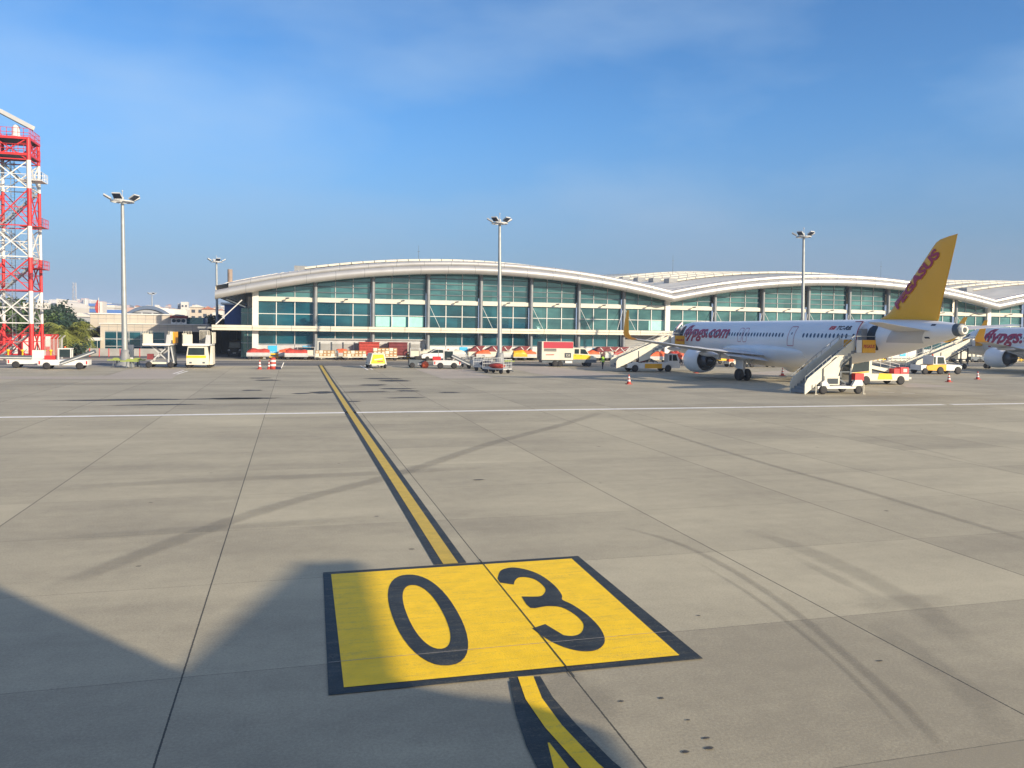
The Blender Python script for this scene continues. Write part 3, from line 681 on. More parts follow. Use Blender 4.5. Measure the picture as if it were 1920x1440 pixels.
# ---------------------------------------------------------------- radar tower
def radar_tower():
    W0 = 4.1; cx, cy = FX(60, 114.2)-2.2, 116.25
    t = thing('radar_tower', 'red and white steel lattice radar tower at the left edge', 'radar tower', (cx, cy, 0))
    bands = [(0, 4.6, 'red'), (4.6, 8.7, 'white'), (8.7, 12.9, 'red'), (12.9, 16.8, 'white'), (16.8, 21.5, 'red'), (21.5, 25.0, 'white'), (25.0, 27.75, 'red')]
    hw = lambda z: (W0/2)*(1+.09*(1-z/28.3))
    le = lambda z: -.006*z
    cn = lambda i, z: Vector(((1, 1, -1, -1)[i]*hw(z)+le(z), (-1, 1, 1, -1)[i]*hw(z), z))
    for (z0, z1, c) in bands:
        for i in range(4): B().tube(cn(i, z0), cn(i, z1), .27 if i in (0, 3) else .2, n=8).build('leg', c, t)
        b = B()
        for i in range(4):
            j = (i+1) % 4; zm = (z0+z1)/2; m0 = (cn(i, zm)+cn(j, zm))/2
            b.bar(cn(i, z0+.08), cn(j, z0+.08), .13)
            b.bar(cn(i, zm), cn(j, zm), .07)
            mb_, mt = (cn(i, z0)+cn(j, z0))/2, (cn(i, z1)+cn(j, z1))/2
            b.bar(cn(i, z0), m0, .12); b.bar(cn(j, z0), m0, .12); b.bar(cn(i, z1), m0, .12); b.bar(cn(j, z1), m0, .12)
            b.bar(cn(i, (z0+zm)/2), (cn(i, z0)*.5+m0*.5), .06); b.bar(cn(j, (z0+zm)/2), (cn(j, z0)*.5+m0*.5), .06); b.bar(cn(i, (z1+zm)/2), (cn(i, z1)*.5+m0*.5), .06); b.bar(cn(j, (z1+zm)/2), (cn(j, z1)*.5+m0*.5), .06)
        b.build('bracing', c, t)
    # zigzag stair
    zs = [0.3, 4.0, 8.1, 12.4, 16.4, 20.8, 25.4]
    for k in range(len(zs)-1):
        x0, x1 = ((-1.9, 2.2) if k % 2 else (-1.9, 2.2)); a = Vector((le(zs[k])-1.8, -1.2+(k % 2)*2, zs[k])); e = Vector((le(zs[k])+2.3, -1.2+(k % 2)*2, zs[k+1]-.2))
        if k % 2: a.x, e.x = e.x-.2, a.x
        b = B(); n = 14
        for s in (-.4, .4): b.bar(a+Vector((0, s, 0)), e+Vector((0, s, 0)), .05, .16); b.bar(a+Vector((0, s, .95)), e+Vector((0, s, .95)), .04)
        for q in range(n+1): p = a+(e-a)*q/n; b.box(p.x-.13, p.x+.13, p.y-.4, p.y+.4, p.z-.02, p.z+.03)
        for q in range(5): p = a+(e-a)*q/4; [b.bar(p+Vector((0, s, 0)), p+Vector((0, s, .95)), .035) for s in (-.4, .4)]
        b.build('stair', 'steel', t)
    for k, z in enumerate((7.4, 12.2, 15.9, 20.4) if False else (6.6, 11.6, 16.9, 22.7)):
        c = 'white' if k in (0, 3) else 'red'; b = B(); x0 = hw(z)+le(z)-.1; x1 = x0+1.35
        b.box(x0-1.2, x1, -1.6, 1.2, z-.08, z)
        for zz in (z+.5, z+1.0): b.bar((x0, -1.6, zz), (x1, -1.6, zz), .05); b.bar((x1, -1.6, zz), (x1, 1.2, zz), .05); b.bar((x0, 1.2, zz), (x1, 1.2, zz), .05)
        for q in range(5): b.bar((x0+(x1-x0)*q/4, -1.6, z), (x0+(x1-x0)*q/4, -1.6, z+1), .05); b.bar((x1, -1.6+2.8*q/4, z), (x1, -1.6+2.8*q/4, z+1), .05)
        b.build('balcony', c, t)
    b = B()
    for s in (-.2, .2): b.bar((-.6+s, .8, 3), (-.75+s, .8, 28), .06)
    for q in range(60): b.bar((-.82, .8, 3+q*.41), (-.40, .8, 3+q*.41), .035)
    for q in range(8): b.bar((-.75, 1.0, 4+q*3), (-.45, 1.0, 4+q*3), .3, .05)
    b.build('cable_ladder', 'steel', t)
    for z, c in ((25.8, 'red'), (27.8, 'red')):
        h = hw(z)+.15; b = B().box(-h+le(z), h+le(z), -h, h, z-.16, z-.06); b.build('deck', 'dsteel', t); b = B()
        L_ = [(-h, -h), (h, -h), (h, h), (-h, h)]
        for i in range(4):
            (a0, b0), (a1, b1) = L_[i], L_[(i+1) % 4]
            b.bar((a0+le(z), b0, z-.1), (a1+le(z), b1, z-.1), .12, .3)
            for zz in (z+.55, z+1.1): b.bar((a0+le(z), b0, zz), (a1+le(z), b1, zz), .05)
            for q in range(7): b.bar((a0+(a1-a0)*q/7+le(z), b0+(b1-b0)*q/7, z), (a0+(a1-a0)*q/7+le(z), b0+(b1-b0)*q/7, z+1.1), .05)
        b.build('deck_rail', c, t)
    px = FX(31, 116)-cx
    B().lathe([(.62, 27.8), (.62, 28.3), (.42, 28.4), (.42, 29.5), (.2, 29.7)], (px, 0, 0), n=14).build('pedestal', 'white', t)
    ax = Vector((FX(64, 115.5)-cx, -.8, FZ(64, 241, 115.5))); bx = Vector((2*(px)-ax.x, .8, ax.z+2.3))
    b = B().bar(ax, bx, .5, .55); b.build('antenna', 'white', t); B().bar(ax+Vector((0, -.25, -.3)), bx+Vector((0, -.25, -.3)), .35, .12).build('antenna_feed', 'dsteel', t)
radar_tower()
sh = thing('equipment_shelter', 'red equipment shelter with white stripes behind the radar tower', 'shelter', (0, 0, 0))
Ys = 124; B().box(FX(-20, Ys), FX(95, Ys), Ys, Ys+4, 0, FZ(90, 627, Ys)).build('body', 'red', sh)
b = B()
for px in (28, 48, 66, 74, 90): xx = FX(px, Ys); b.box(xx-.32, xx+.32, Ys-.02, Ys-.004, .5 if px < 85 else 1.5, 2.9)
b.build('stripe', 'white', sh)
# chain link fence
fe = thing('chain_link_fence', 'grey chain link fence with angled top posts beside the red shelter', 'fence')
mesh_m = mat('fence_mesh', (.35, .36, .33), .6); ntm = mesh_m.node_tree; bb = ntm.nodes['Principled BSDF']
tcc = ntm.nodes.new('ShaderNodeTexCoord'); mpp = ntm.nodes.new('ShaderNodeMapping'); mpp.inputs['Scale'].default_value = (9, 9, 9); mpp.inputs['Rotation'].default_value = (0, R(45), 0); ntm.links.new(tcc.outputs['Object'], mpp.inputs['Vector'])
sxx = ntm.nodes.new('ShaderNodeSeparateXYZ'); ntm.links.new(mpp.outputs[0], sxx.inputs[0]); outs = []
for q in (0, 2):
    fr = ntm.nodes.new('ShaderNodeMath'); fr.operation = 'FRACT'; ntm.links.new(sxx.outputs[q], fr.inputs[0]); lt = ntm.nodes.new('ShaderNodeMath'); lt.operation = 'LESS_THAN'; lt.inputs[1].default_value = .2; ntm.links.new(fr.outputs[0], lt.inputs[0]); outs.append(lt)
mxx = ntm.nodes.new('ShaderNodeMath'); mxx.operation = 'MAXIMUM'; ntm.links.new(outs[0].outputs[0], mxx.inputs[0]); ntm.links.new(outs[1].outputs[0], mxx.inputs[1]); ntm.links.new(mxx.outputs[0], bb.inputs['Alpha'])
W_['mesh'] = mesh_m
Yf = 119.5
for px in (79, 94, 101, 108, 115, 117):
    xx = FX(px, Yf); B().bar((xx, Yf, 0), (xx, Yf, 2.7), .07).bar((xx, Yf, 2.7), (xx+.4, Yf-.1, 3.1), .06).build('post', 'lgrey', fe)
B().box(FX(79, Yf), FX(117, Yf), Yf-.01, Yf, .1, 2.6).build('wire_mesh', 'mesh', fe)
# bollards, posts
for k, px in enumerate((15, 42, 84, 95)):
    xx, yy = GP(px, 668); b = B().lathe([(.22, 0), (.22, .08), (.1, .1), (.1, 1.15), (.2, 1.2), (.2, 1.35), (.02, 1.4)], n=12)
    tag(b.build('bollard', 'yellow', None, (FX(px, 113), 113, 0)), 'yellow pipe bollard before the red shelter, ' + ('far left', 'second from left', 'third from left', 'rightmost')[k] + ' of four', 'bollard', 'yellow bollards before the shelter')
struct(B().box(-60, FX(125, 114), 113.9, 114.2, .013, .16).build('kerb', 'strip'))
wl = thing('low_wall', 'low grey wall in front of the annex', 'wall'); B().box(FX(160, 131), FX(318, 131), 131, 131.3, 0, 1.1).build('wall_body', 'concw', wl)
for k, px in enumerate((168, 186, 204, 225, 262)):
    tag(B().tube((0, 0, 0), (0, 0, 1.2), .06, n=8).build('marker_post', 'red', None, (FX(px, 127.5), 127.5, 0)), 'thin red marker post before the low wall, number %s from the left of five' % ('one', 'two', 'three', 'four', 'five')[k], 'marker post', 'red marker posts before the low wall')

# ---------------------------------------------------------------- aircraft
def aircraft(name, label, X0, YN, plug, full=True):
    """local x = starboard, y = forward, nose tip at local y = 0; t runs aft from the nose"""
    t0 = thing(name, label, 'airliner', (X0, YN, 0))
    ins = plug                                          # length added ahead of the wing
    rear = 2.67 if plug > 0 else 0                      # and behind it
    ST = [(0, 3.55, 3.15, .05), (.25, 3.95, 2.85, .50), (.7, 4.3, 2.58, .86), (1.3, 4.62, 2.35, 1.15), (2.0, 5.0, 2.15, 1.42), (2.8, 5.42, 2.0, 1.64), (3.6, 5.68, 1.89, 1.80), (4.6, 5.83, 1.81, 1.91), (6, 5.9, 1.76, 1.975)]
    e0 = 22.6+ins+rear if plug > 0 else 22.6
    TL = [(0, 5.9, 1.76, 1.975), (2, 5.9, 1.92, 1.97), (4, 5.9, 2.2, 1.95), (6.5, 5.9, 2.62, 1.88), (9, 5.87, 3.12, 1.68), (11, 5.83, 3.6, 1.38), (12.7, 5.74, 4.02, 1.05), (14, 5.62, 4.36, .72), (14.9, 5.50, 4.62, .42)]
    ST += [(e0+a, b, c, d) for a, b, c, d in TL]
    TEND = ST[-1][0]
    def sta(t):
        for (t_a, *A), (t_b, *Bq) in zip(ST[:-1], ST[1:]):
            if t <= t_b: k = max(0, (t-t_a)/(t_b-t_a)); return [a+(b-a)*k for a, b in zip(A, Bq)]
        return ST[-1][1:]
    NS = 40
    def ring(t, g=0):
        a, b, wd = sta(t); zc, rz = (a+b)/2, (a-b)/2
        return [((wd+g)*cos(q), -t, zc+(rz+g)*sin(q)) for q in [2*pi*i/NS for i in range(NS)]]
    ts = [0, .1, .25, .45, .7, 1, 1.3, 1.65, 2, 2.4, 2.8, 3.2, 3.6, 4.1, 4.6, 5.3, 6]+[6+(e0-6)*i/12 for i in range(1, 13)]+[e0+14.9*i/20 for i in range(1, 21)]
    F = B().rings([ring(t) for t in ts]).build('fuselage', 'plane', t0)
    def sf(t, z, g=.012, side=-1):
        a, b, wd = sta(t); zc, rz = (a+b)/2, (a-b)/2; q = max(-.999, min(.999, (z-zc)/rz)); yy = wd*sqrt(1-q*q)
        n = Vector((yy/wd**2, (z-zc)/rz**2)).normalized()
        return Vector((side*(yy+n.x*g), -t, z+n.y*g))
    def patch(nm, t_a, t_b, z_a, z_b, m, g=.012, parent=F, nt_=4, nz=8, side=-1, shear=0, rad=0):
        b = B(); vs = []
        for j in range(nz+1):
            z = z_a+(z_b-z_a)*j/nz
            dz = min(z-z_a, z_b-z); ins_ = (rad-sqrt(max(0, rad*rad-(rad-dz)**2))) if dz < rad else 0
            for i in range(nt_+1): t = t_a+ins_+(t_b-t_a-2*ins_)*i/nt_+shear*(z-z_a); vs.append(sf(t, z, g, side))
        return b.add(vs, [(j*(nt_+1)+i, j*(nt_+1)+i+1, (j+1)*(nt_+1)+i+1, (j+1)*(nt_+1)+i) for j in range(nz) for i in range(nt_)], True).build(nm, m, parent)
    def outline(nm, t_a, t_b, z_a, z_b, m, wd=.05, r=.18, g=.016, parent=F):
        pts = []
        for (cx, cz, a0) in ((t_b-r, z_b-r, 0), (t_a+r, z_b-r, 90), (t_a+r, z_a+r, 180), (t_b-r, z_a+r, 270)):
            for k in range(5): a = R(a0+k*22.5); pts.append((cx+r*cos(a), cz+r*sin(a), cos(a), sin(a)))
        # add intermediate points on the straight sides
        full_ = []
        for i, p in enumerate(pts):
            q = pts[(i+1) % len(pts)]; full_.append(p); d = sqrt((p[0]-q[0])**2+(p[1]-q[1])**2)
            for k in range(1, int(d/.25)+1): u = k/(int(d/.25)+1); full_.append((p[0]+(q[0]-p[0])*u, p[1]+(q[1]-p[1])*u, p[2], p[3]))
        b = B(); vs = [sf(p[0], p[1], g) for p in full_]+[sf(p[0]-p[2]*wd, p[1]-p[3]*wd, g) for p in full_]; n = len(full_)
        return b.add(vs, [(i, (i+1) % n, n+(i+1) % n, n+i) for i in range(n)]).build(nm, m, parent)
    # cabin windows
    zw = 4.5; wt = []
    if plug > 0: skips = [(0, 6.2), (16.9, 16.9), (26.0, 28.3), (34.9, 60)]
    else: skips = [(0, 6.2), (30.2, 60)]
    t = 6.4
    base = None
    while t < 34.9:
        if all(not (a <= t <= b) for a, b in skips):
            tt = t if t < 6.1 or t > e0 else 12
            if tt != 12 or base is None:
                b = B(); vs = [tuple(sf(tt+.14*cos(a), zw+.205*sin(a), .016) + Vector((0, tt, 0))) for a in [2*pi*i/14 for i in range(14)]]
                me = b.add(vs, [tuple(range(14))]).mesh('window', 'win')
                if tt == 12: base = me
            o = bpy.data.objects.new('window', base if tt == 12 else me); col.objects.link(o); o.parent = F; o.location = (0, -t, 0)
        t += .533
    # cockpit glazing
    patch('cockpit_window', 1.75, 2.45, 4.42, 4.86, 'win', .015, shear=.55); patch('cockpit_window', 2.6, 3.2, 4.47, 4.95, 'win', .015, shear=.4)
    patch('cockpit_window', 1.75, 2.45, 4.42, 4.86, 'win', .015, side=1, shear=.55)
    # doors
    L1 = 4.55; L4 = (37.05 if plug > 0 else 31.0)
    def opened(td, dirn):
        patch('doorway', td, td+.86, 3.42, 5.35, 'dark', .018, nz=10, rad=.15)
        b = B(); vs = []; nz = 10; n = 4
        for g in (.30, .46):
            for j in range(nz+1):
                for i in range(n+1): vs.append(sf(td-1.5+.9*i/n, 3.40+2.0*j/nz, g))
        st = (nz+1)*(n+1); fs = []
        for k in (0, 1): fs += [(k*st+j*(n+1)+i, k*st+j*(n+1)+i+1, k*st+(j+1)*(n+1)+i+1, k*st+(j+1)*(n+1)+i) for j in range(nz) for i in range(n)]
        edge = [i for i in range(n)]+[j*(n+1)+n for j in range(nz)]+[nz*(n+1)+n-i for i in range(n)]+[(nz-j)*(n+1) for j in range(nz)]
        for q in range(len(edge)): a, c = edge[q], edge[(q+1) % len(edge)]; fs.append((a, c, c+st, a+st))
        d = b.add(vs, fs).build('open_door', 'plane', t0)
        oo = B(); pts = [sf(td-1.5+.9*i/4, 5.36, .475) for i in range(5)]+[sf(td-.6, 5.36-1.92*j/10, .475) for j in range(1, 11)]
        for p, q in zip(pts[:-1], pts[1:]): oo.bar(p, q, .05)
        oo.build('door_edge', 'magenta', d); B().lathe([(.01, -.02), (.13, 0)], sf(td-.95, 4.5, .48), 'X', 10).build('door_window', 'win', d)
        B().box(-2.3, -1.75, -(td-.02), -(td-.32), 3.5, 5.1).build('door_arm', 'grey', t0)
    if full:
        opened(L1+.1, -1); opened(L4, -1)
        outline('door_outline', 26.45, 27.45, 3.5, 5.3, 'magenta', .055, .12); patch('door_window', 26.9, 27.05, 4.55, 4.75, 'win', .02)
        outline('exit_outline', 17.75, 18.5, 3.72, 5.15, 'magenta', .045, .2); outline('exit_outline', 18.72, 19.47, 3.72, 5.15, 'magenta', .045, .2)
    else:
        outline('door_outline', L1, L1+1.0, 3.3, 5.3, 'grey', .06, .12); patch('door_window', L1+.4, L1+.55, 4.5, 4.7, 'win', .02); outline('panel_line', L1-1.0, L1+1.6, 2.2, 5.8, 'lgrey', .03, .1)
    # airline web address and registration
    Lt0 = 5.7; Ht = 1.42; Wd = 10.2
    if not full: Lt0, Ht, Wd = 6.1, 1.75, 11.4
    zb = 3.62 if full else 3.15
    text_obj('fuselage_lettering', 'flypgs.com', lambda u, v: sf(Lt0+u, zb+v, .022), 'magenta', F, shear=.35, bold=.03, cuts=[Ht*1.3*k/14 for k in range(1, 14)], width=Wd, height=Ht*1.3 if full else 2.5)
    if full:
        text_obj('registration', 'TC-RBZ', lambda u, v: sf(33.05+u, 5.0+v, .02), 'navy', F, shear=.3, bold=.03, width=2.3, height=.34, cuts=[.09, .18])
        fl = patch('flag', 32.0, 32.75, 5.02, 5.32, 'red', .02, nz=3, shear=.3)
        text_obj('flag_emblem', 'c*', lambda u, v: sf(32.28+u, 5.08+v, .03), 'white', fl, width=.32, height=.16)
        patch('tail_panel', 38.9, 41.8, 4.05, 4.95, 'wingm', .008, nt_=8, nz=8, shear=.6)
    # belly fairing
    w0 = 11.9+ins; b = B(); rs = []
    for k in range(19):
        u = k/18; t = w0-1.6+14.0*u; s = sin(pi*u)**.5 if 0 < u < 1 else 0
        rs.append([((1.80+.42*s)*cos(a), -t, 3.05+((.15+.75*s)*sin(a) if sin(a) > 0 else (1.20+.50*s)*sin(a))) for a in [2*pi*i/32 for i in range(32)]])
    b.rings(rs); b.build('belly_fairing', 'plane', t0)
    # wings
    def aero(c, th, n=9):
        up = [(c*(1-cos(pi*i/(n-1)))/2, 0) for i in range(n)]; f = lambda x: th*c*5*(.2969*sqrt(max(x, 0))-.126*x-.3516*x*x+.2843*x**3-.1036*x**4)
        top = [(u, f(u/c)) for u, _ in up]; bot = [(u, -f(u/c)*.75) for u, _ in up[::-1][1:-1]]; return top+bot
    WS = [(1.7, w0+.2, 6.6, 2.45, .13), (6.4, w0+2.55, 4.1, 2.85, .115), (11.6, w0+5.2, 2.95, 3.38, .11), (16.6, w0+7.75, 1.75, 3.95, .10), (17.25, w0+8.15, 1.5, 4.12, .10), (17.6, w0+8.6, 1.25, 4.5, .09), (17.85, w0+9.5, .85, 5.6, .08), (17.98, w0+10.2, .5, 6.5, .07)]
    for sd in (-1, 1):
        def wr(s, rot):
            y, le, c, z, th = s
            if not rot: return [(sd*y, -(le+u), z+v-.0*u) for u, v in aero(c, th)]
            ca, sa = cos(rot), sin(rot); return [(sd*(y-v*sa), -(le+u), z+v*ca) for u, v in aero(c, th)]
        W1 = B().rings([wr(s, 0) for s in WS[:4]]).build('wing', 'wingm', t0)
        B().rings([wr(WS[3], .12), wr(WS[4], .7), wr(WS[5], 1.25), wr(WS[6], 1.45), wr(WS[7], 1.5)]).build('winglet', 'fin', t0)
        for (y, c0, zz) in ((4.6, w0+4.6, 2.28), (8.3, w0+5.2, 2.62), (12.2, w0+6.4, 3.1)):
            sc_ = 1 if y < 9 else .75
            B().lathe([(.02, 0), (.16*sc_, -.5*sc_), (.26*sc_, -1.6*sc_), (.24*sc_, -2.6*sc_), (.10*sc_, -3.5*sc_), (.01, -3.8*sc_)], (sd*y, -c0, zz), 'Y', 10).build('flap_fairing', 'wingm', W1)
        # flaps gap line / slat edge
        B().rings([[(sd*2.3, -(w0+6.3), 2.40), (sd*2.3, -(w0+7.9), 2.02), (sd*2.3, -(w0+7.9), 1.98), (sd*2.3, -(w0+6.3), 2.28)], [(sd*6.3, -(w0+6.1), 2.78), (sd*6.3, -(w0+7.2), 2.52), (sd*6.3, -(w0+7.2), 2.48), (sd*6.3, -(w0+6.1), 2.68)]], smooth=False).build('flap', 'wingm', W1)
        # engine
        ez, ey, et = 1.82, 5.75, w0-.75
        n1 = B().lathe([(.98, .05), (1.10, 0), (1.2, -.12), (1.31, -.6), (1.34, -1.3), (1.28, -2.1), (1.13, -2.95), (1.10, -2.96), (1.05, -2.6), (1.0, -1.5)], (sd*ey, -et, ez), 'Y', 28).build('engine', 'plane', t0)
        B().lathe([(.01, -.5), (.30, -.65), (.98, -.7), (.98, -.75)], (sd*ey, -et, ez), 'Y', 24).build('fan', 'dsteel', n1)
        B().lathe([(1.04, -2.55), (.8, -2.5), (.78, -2.9), (.74, -3.3), (.62, -3.75), (.60, -3.76), (.5, -3.4), (.38, -3.5), (.22, -4.1), (.01, -4.4)], (sd*ey, -et, ez), 'Y', 24).build('core_nozzle', 'nozzle', n1)
        py = et
        B().rings([[(sd*(ey-.18), -py-.7, ez+1.2), (sd*(ey+.18), -py-.7, ez+1.2), (sd*(ey+.16), -py-.7, ez+1.36), (sd*(ey-.16), -py-.7, ez+1.36)], [(sd*(ey-.22), -py-3.0, ez+.75), (sd*(ey+.22), -py-3.0, ez+.75), (sd*(ey+.2), -py-3.0, 2.95), (sd*(ey-.2), -py-3.0, 2.95)], [(sd*(ey-.1), -py-5.6, 1.95), (sd*(ey+.1), -py-5.6, 1.95), (sd*(ey+.1), -py-5.6, 2.7), (sd*(ey-.1), -py-5.6, 2.7)]], smooth=False).build('pylon', 'wingm', n1)
        # main gear
        gt = 17.71+ins+(.0 if plug > 0 else 0)+(.02)
        g = B().tube((sd*3.8, -gt, .6), (sd*3.55, -gt+.05, 2.5), .13, .17, n=12).tube((sd*3.8, -gt, 1.2), (sd*2.4, -gt, 2.2), .07, n=8).tube((sd*3.8-.35, -gt, .585), (sd*3.8+.35, -gt, .585), .09, n=8).build('main_gear', 'lgrey', t0)
        B().box(sd*4.15-.03, sd*4.15+.03, -gt-.55, -gt+.75, 1.15, 2.75).build('gear_door', 'plane', g)
        for q in (-.42, .42):
            wq = wheel(g, 0, 0, .585, .40, 'lgrey', 20); wq.location = (sd*3.8+q, -gt, .585); wq.rotation_euler = (0, 0, R(90))
        # tailplane
        h0 = TEND-5.55
        rr = lambda y, le, c, z, th: [(sd*y, -(le+u), z+v) for u, v in aero(c, th)]
        B().rings([rr(.55, h0-.2, 3.9, 4.95, .10), rr(3.4, h0+1.75, 2.7, 5.22, .10), rr(6.1, h0+3.6, 1.55, 5.5, .09), rr(6.25, h0+3.95, 1.1, 5.52, .05)]).build('tailplane', 'wingm', t0)
    g = B().tube((0, -5.1, .4), (0, -4.9, 2.0), .10, n=10).build('nose_gear', 'lgrey', t0)
    for q in (-.25, .25):
        wq = wheel(g, 0, 0, .38, .22, 'lgrey', 16); wq.location = (q, -5.1, .38); wq.rotation_euler = (0, 0, R(90))
    # fin
    f0 = TEND-44.6+.02 if plug > 0 else TEND-44.6
    FS = [(5.55, 36.2, 42.55, .02), (5.93, 36.5, 42.72, .05), (6.35, 37.42, 42.80, .075), (6.97, 38.05, 42.93, .085), (8.5, 39.4, 43.32, .09), (10.0, 40.78, 43.72, .09), (11.2, 41.85, 44.04, .09), (11.54, 42.18, 44.12, .085), (11.80, 42.6, 44.19, .06), (11.95, 43.4, 44.23, .01)]
    rs = []
    for z, a, c, th in FS:
        c0 = c-a; rs.append([(v*.9, -(a+f0+u), z+(.10*(u/c0-.5) if z > 11.6 else 0)) for u, v in aero(c0, th)])
    fin_ = B().rings(rs).build('tail_fin', 'fin', t0)
    # PEGASUS running up the leading edge of the fin, both sides
    A_ = Vector((38.62, 6.58)); D_ = (Vector((42.78, 10.62))-A_); Ln = D_.length; D_.normalize(); Nn = Vector((-D_.y, D_.x))
    def halfthick(tt, z):
        for (z0, a0, c0, th0), (z1, a1, c1, th1) in zip(FS[:-1], FS[1:]):
            if z <= z1:
                k = (z-z0)/(z1-z0); a = a0+(a1-a0)*k; c = c0+(c1-c0)*k; th = th0+(th1-th0)*k; break
        L_ = c-a; x = max(0, min(1, (tt-a)/L_)); return .9*th*L_*5*(.2969*sqrt(x)-.126*x-.3516*x*x+.2843*x**3-.1036*x**4)
    for sd in ((-1,) if not full else (-1, 1)):
        def fnn(u, v, sd=sd):
            p = A_+D_*(u if sd < 0 else Ln-u)+Nn*v*1.0; return (sd*(halfthick(p.x, p.y)+.03), -(p.x+f0), p.y)
        text_obj('fin_lettering', 'PEGASUS', fnn, 'magenta', fin_, shear=-.05, bold=.045, width=Ln, height=.82, cuts=[.2, .4, .6])
    # tail cone exhaust
    B().lathe([(.475, 1.15), (.478, .9), (.465, .30), (.43, .26), (.02, .27)], (0, -TEND-.58, 5.06), 'Y', 22).build('exhaust_shroud', 'dsteel', t0)
    B().lathe([(.36, .30), (.29, .02), (.22, .0), (.19, .08), (.02, .09)], (0, -TEND-.58, 5.06), 'Y', 20).build('exhaust_ring', 'roof', t0)
    B().lathe([(.19, .05), (.02, .06)], (0, -TEND-.58, 5.06), 'Y', 16).build('exhaust_hole', 'dark', t0)
    for (tq, zq) in ((TEND-1.8, 5.35), (TEND-2.2, 4.42)): patch('tail_vent', tq, tq+.35, zq, zq+.12, 'navy', .02, nz=2)
    return t0
aircraft('passenger_airliner', 'white airliner nearest the viewer with orange tail reading PEGASUS and rear stairs', 46.2, 92.3, 4.27, True)
aircraft('passenger_airliner', 'second white airliner cut off by the right edge of the picture', 96.1, 99.3, 0, False)

# ---------------------------------------------------------------- passenger stairs
def stairs(label, xb, y, zb, xt, zt, wd=1.75, plat=1.7, panel='amber', word='PEGASUS', split=True, name='passenger_stairs', lift='x'):
    """climbs towards +x; local origin on the ground below the foot"""
    t = thing(name, label, 'aircraft stairs', (xb, y, 0), 0, 'passenger stairs at the aircraft doors')
    L_ = xt-xb; s = (zt-zb)/L_; hw = wd/2
    b = B(); n = max(8, int((zt-zb)/.2))
    for k in range(n): x = L_*k/n; b.box(x, x+L_/n, -hw+.06, hw-.06, zb+s*x-.05, zb+s*(x+L_/n)+.0)
    b.build('step', 'grey', t)
    for sd in (-1, 1):
        yy0, yy1 = (sd*hw-.05, sd*hw+.05)
        def para(x0, x1, lo, hi, nm, m, off=0, nose=0):
            z0, z1 = zb+s*x0, zb+s*x1
            poly = [(x0, z0+lo), (x1, z1+lo), (x1, z1+hi), (x0+nose, z0+hi+s*nose), (x0, z0+hi-.25)]
            return B().prism(poly, yy0+off*sd, yy1+off*sd).build(nm, m, t)
        xm = L_*.52
        para(-.05, xm, -.12, .95, 'side_panel', 'cream', .0, .25)
        para(xm-.9, L_+.1, -.28, .90, 'side_panel', 'cream', -.12, .25)
        if split: B().prism([(xm-.75, zb+s*(xm-.75)-.55), (xm+.55, zb+s*(xm+.55)-.75), (xm+1.0, zb+s*(xm+1)+.2), (xm+.6, zb+s*(xm+.6)+.72), (xm-.75, zb+s*(xm-.75)+.75)], yy0+.12*sd, yy1+.14*sd).build('side_panel', 'cream', t)
        h = B()
        for (x0, x1, hh) in ((0, xm, 1.22), (xm-.4, L_, 1.2)):
            a = Vector((x0, sd*(hw-.02), zb+s*x0+hh)); c = Vector((x1, sd*(hw-.02), zb+s*x1+hh)); h.tube(a, c, .03, n=6)
            for k in range(4): p = a+(c-a)*k/3; h.tube(p, p-Vector((0, 0, .35)), .02, n=5)
        h.build('handrail', 'steel', t)
    # top platform
    B().box(L_, L_+plat, -hw-.15, hw+.15, zt-.16, zt).build('platform', 'grey', t)
    for sd in (-1, 1):
        p = B().box(L_+.55, L_+plat, sd*(hw+.18)-.05, sd*(hw+.18)+.05, zt-.14, zt+.86).build('platform_panel', panel, t)
        B().box(L_+.05, L_+.5, sd*(hw+.16)-.05, sd*(hw+.16)+.05, zt-.14, zt+.86).build('platform_panel', 'white', t)
        B().tube((L_, sd*(hw+.16), zt+1.15), (L_+plat, sd*(hw+.16), zt+1.15), .025, n=6).tube((L_+plat, sd*(hw+.16), zt+.8), (L_+plat, sd*(hw+.16), zt+1.15), .025, n=6).tube((L_+.1, sd*(hw+.16), zt+.8), (L_+.1, sd*(hw+.16), zt+1.15), .025, n=6).build('platform_rail', 'steel', t)
        if sd < 0 and word: text_obj('panel_lettering', word, lambda u, v: (L_+.62+u, -hw-.18-.06, zt+.22+v), 'redtarp', p, shear=.2, bold=.04, width=plat-.7, height=.28)
    if name == 'stairs_truck': return t, L_, s
    # bracing underneath
    b = B(); f = lambda x: zb+s*x-.3
    for sd in (-.6, .6):
        b.bar((L_*.45, sd, .65), (L_*.95, sd, f(L_*.9)), .12); b.bar((L_*.95, sd, .65), (L_*.55, sd, f(L_*.55)), .12); b.bar((L_*.98, sd, .5), (L_*.98, sd, f(L_*.97)), .14); b.bar((L_*.45, sd, 1.7 if s > .6 else 1.3), (L_*.98, sd, 1.7 if s > .6 else 1.3), .08)
    b.build('scissor_brace', 'dsteel', t)
    return t, L_, s
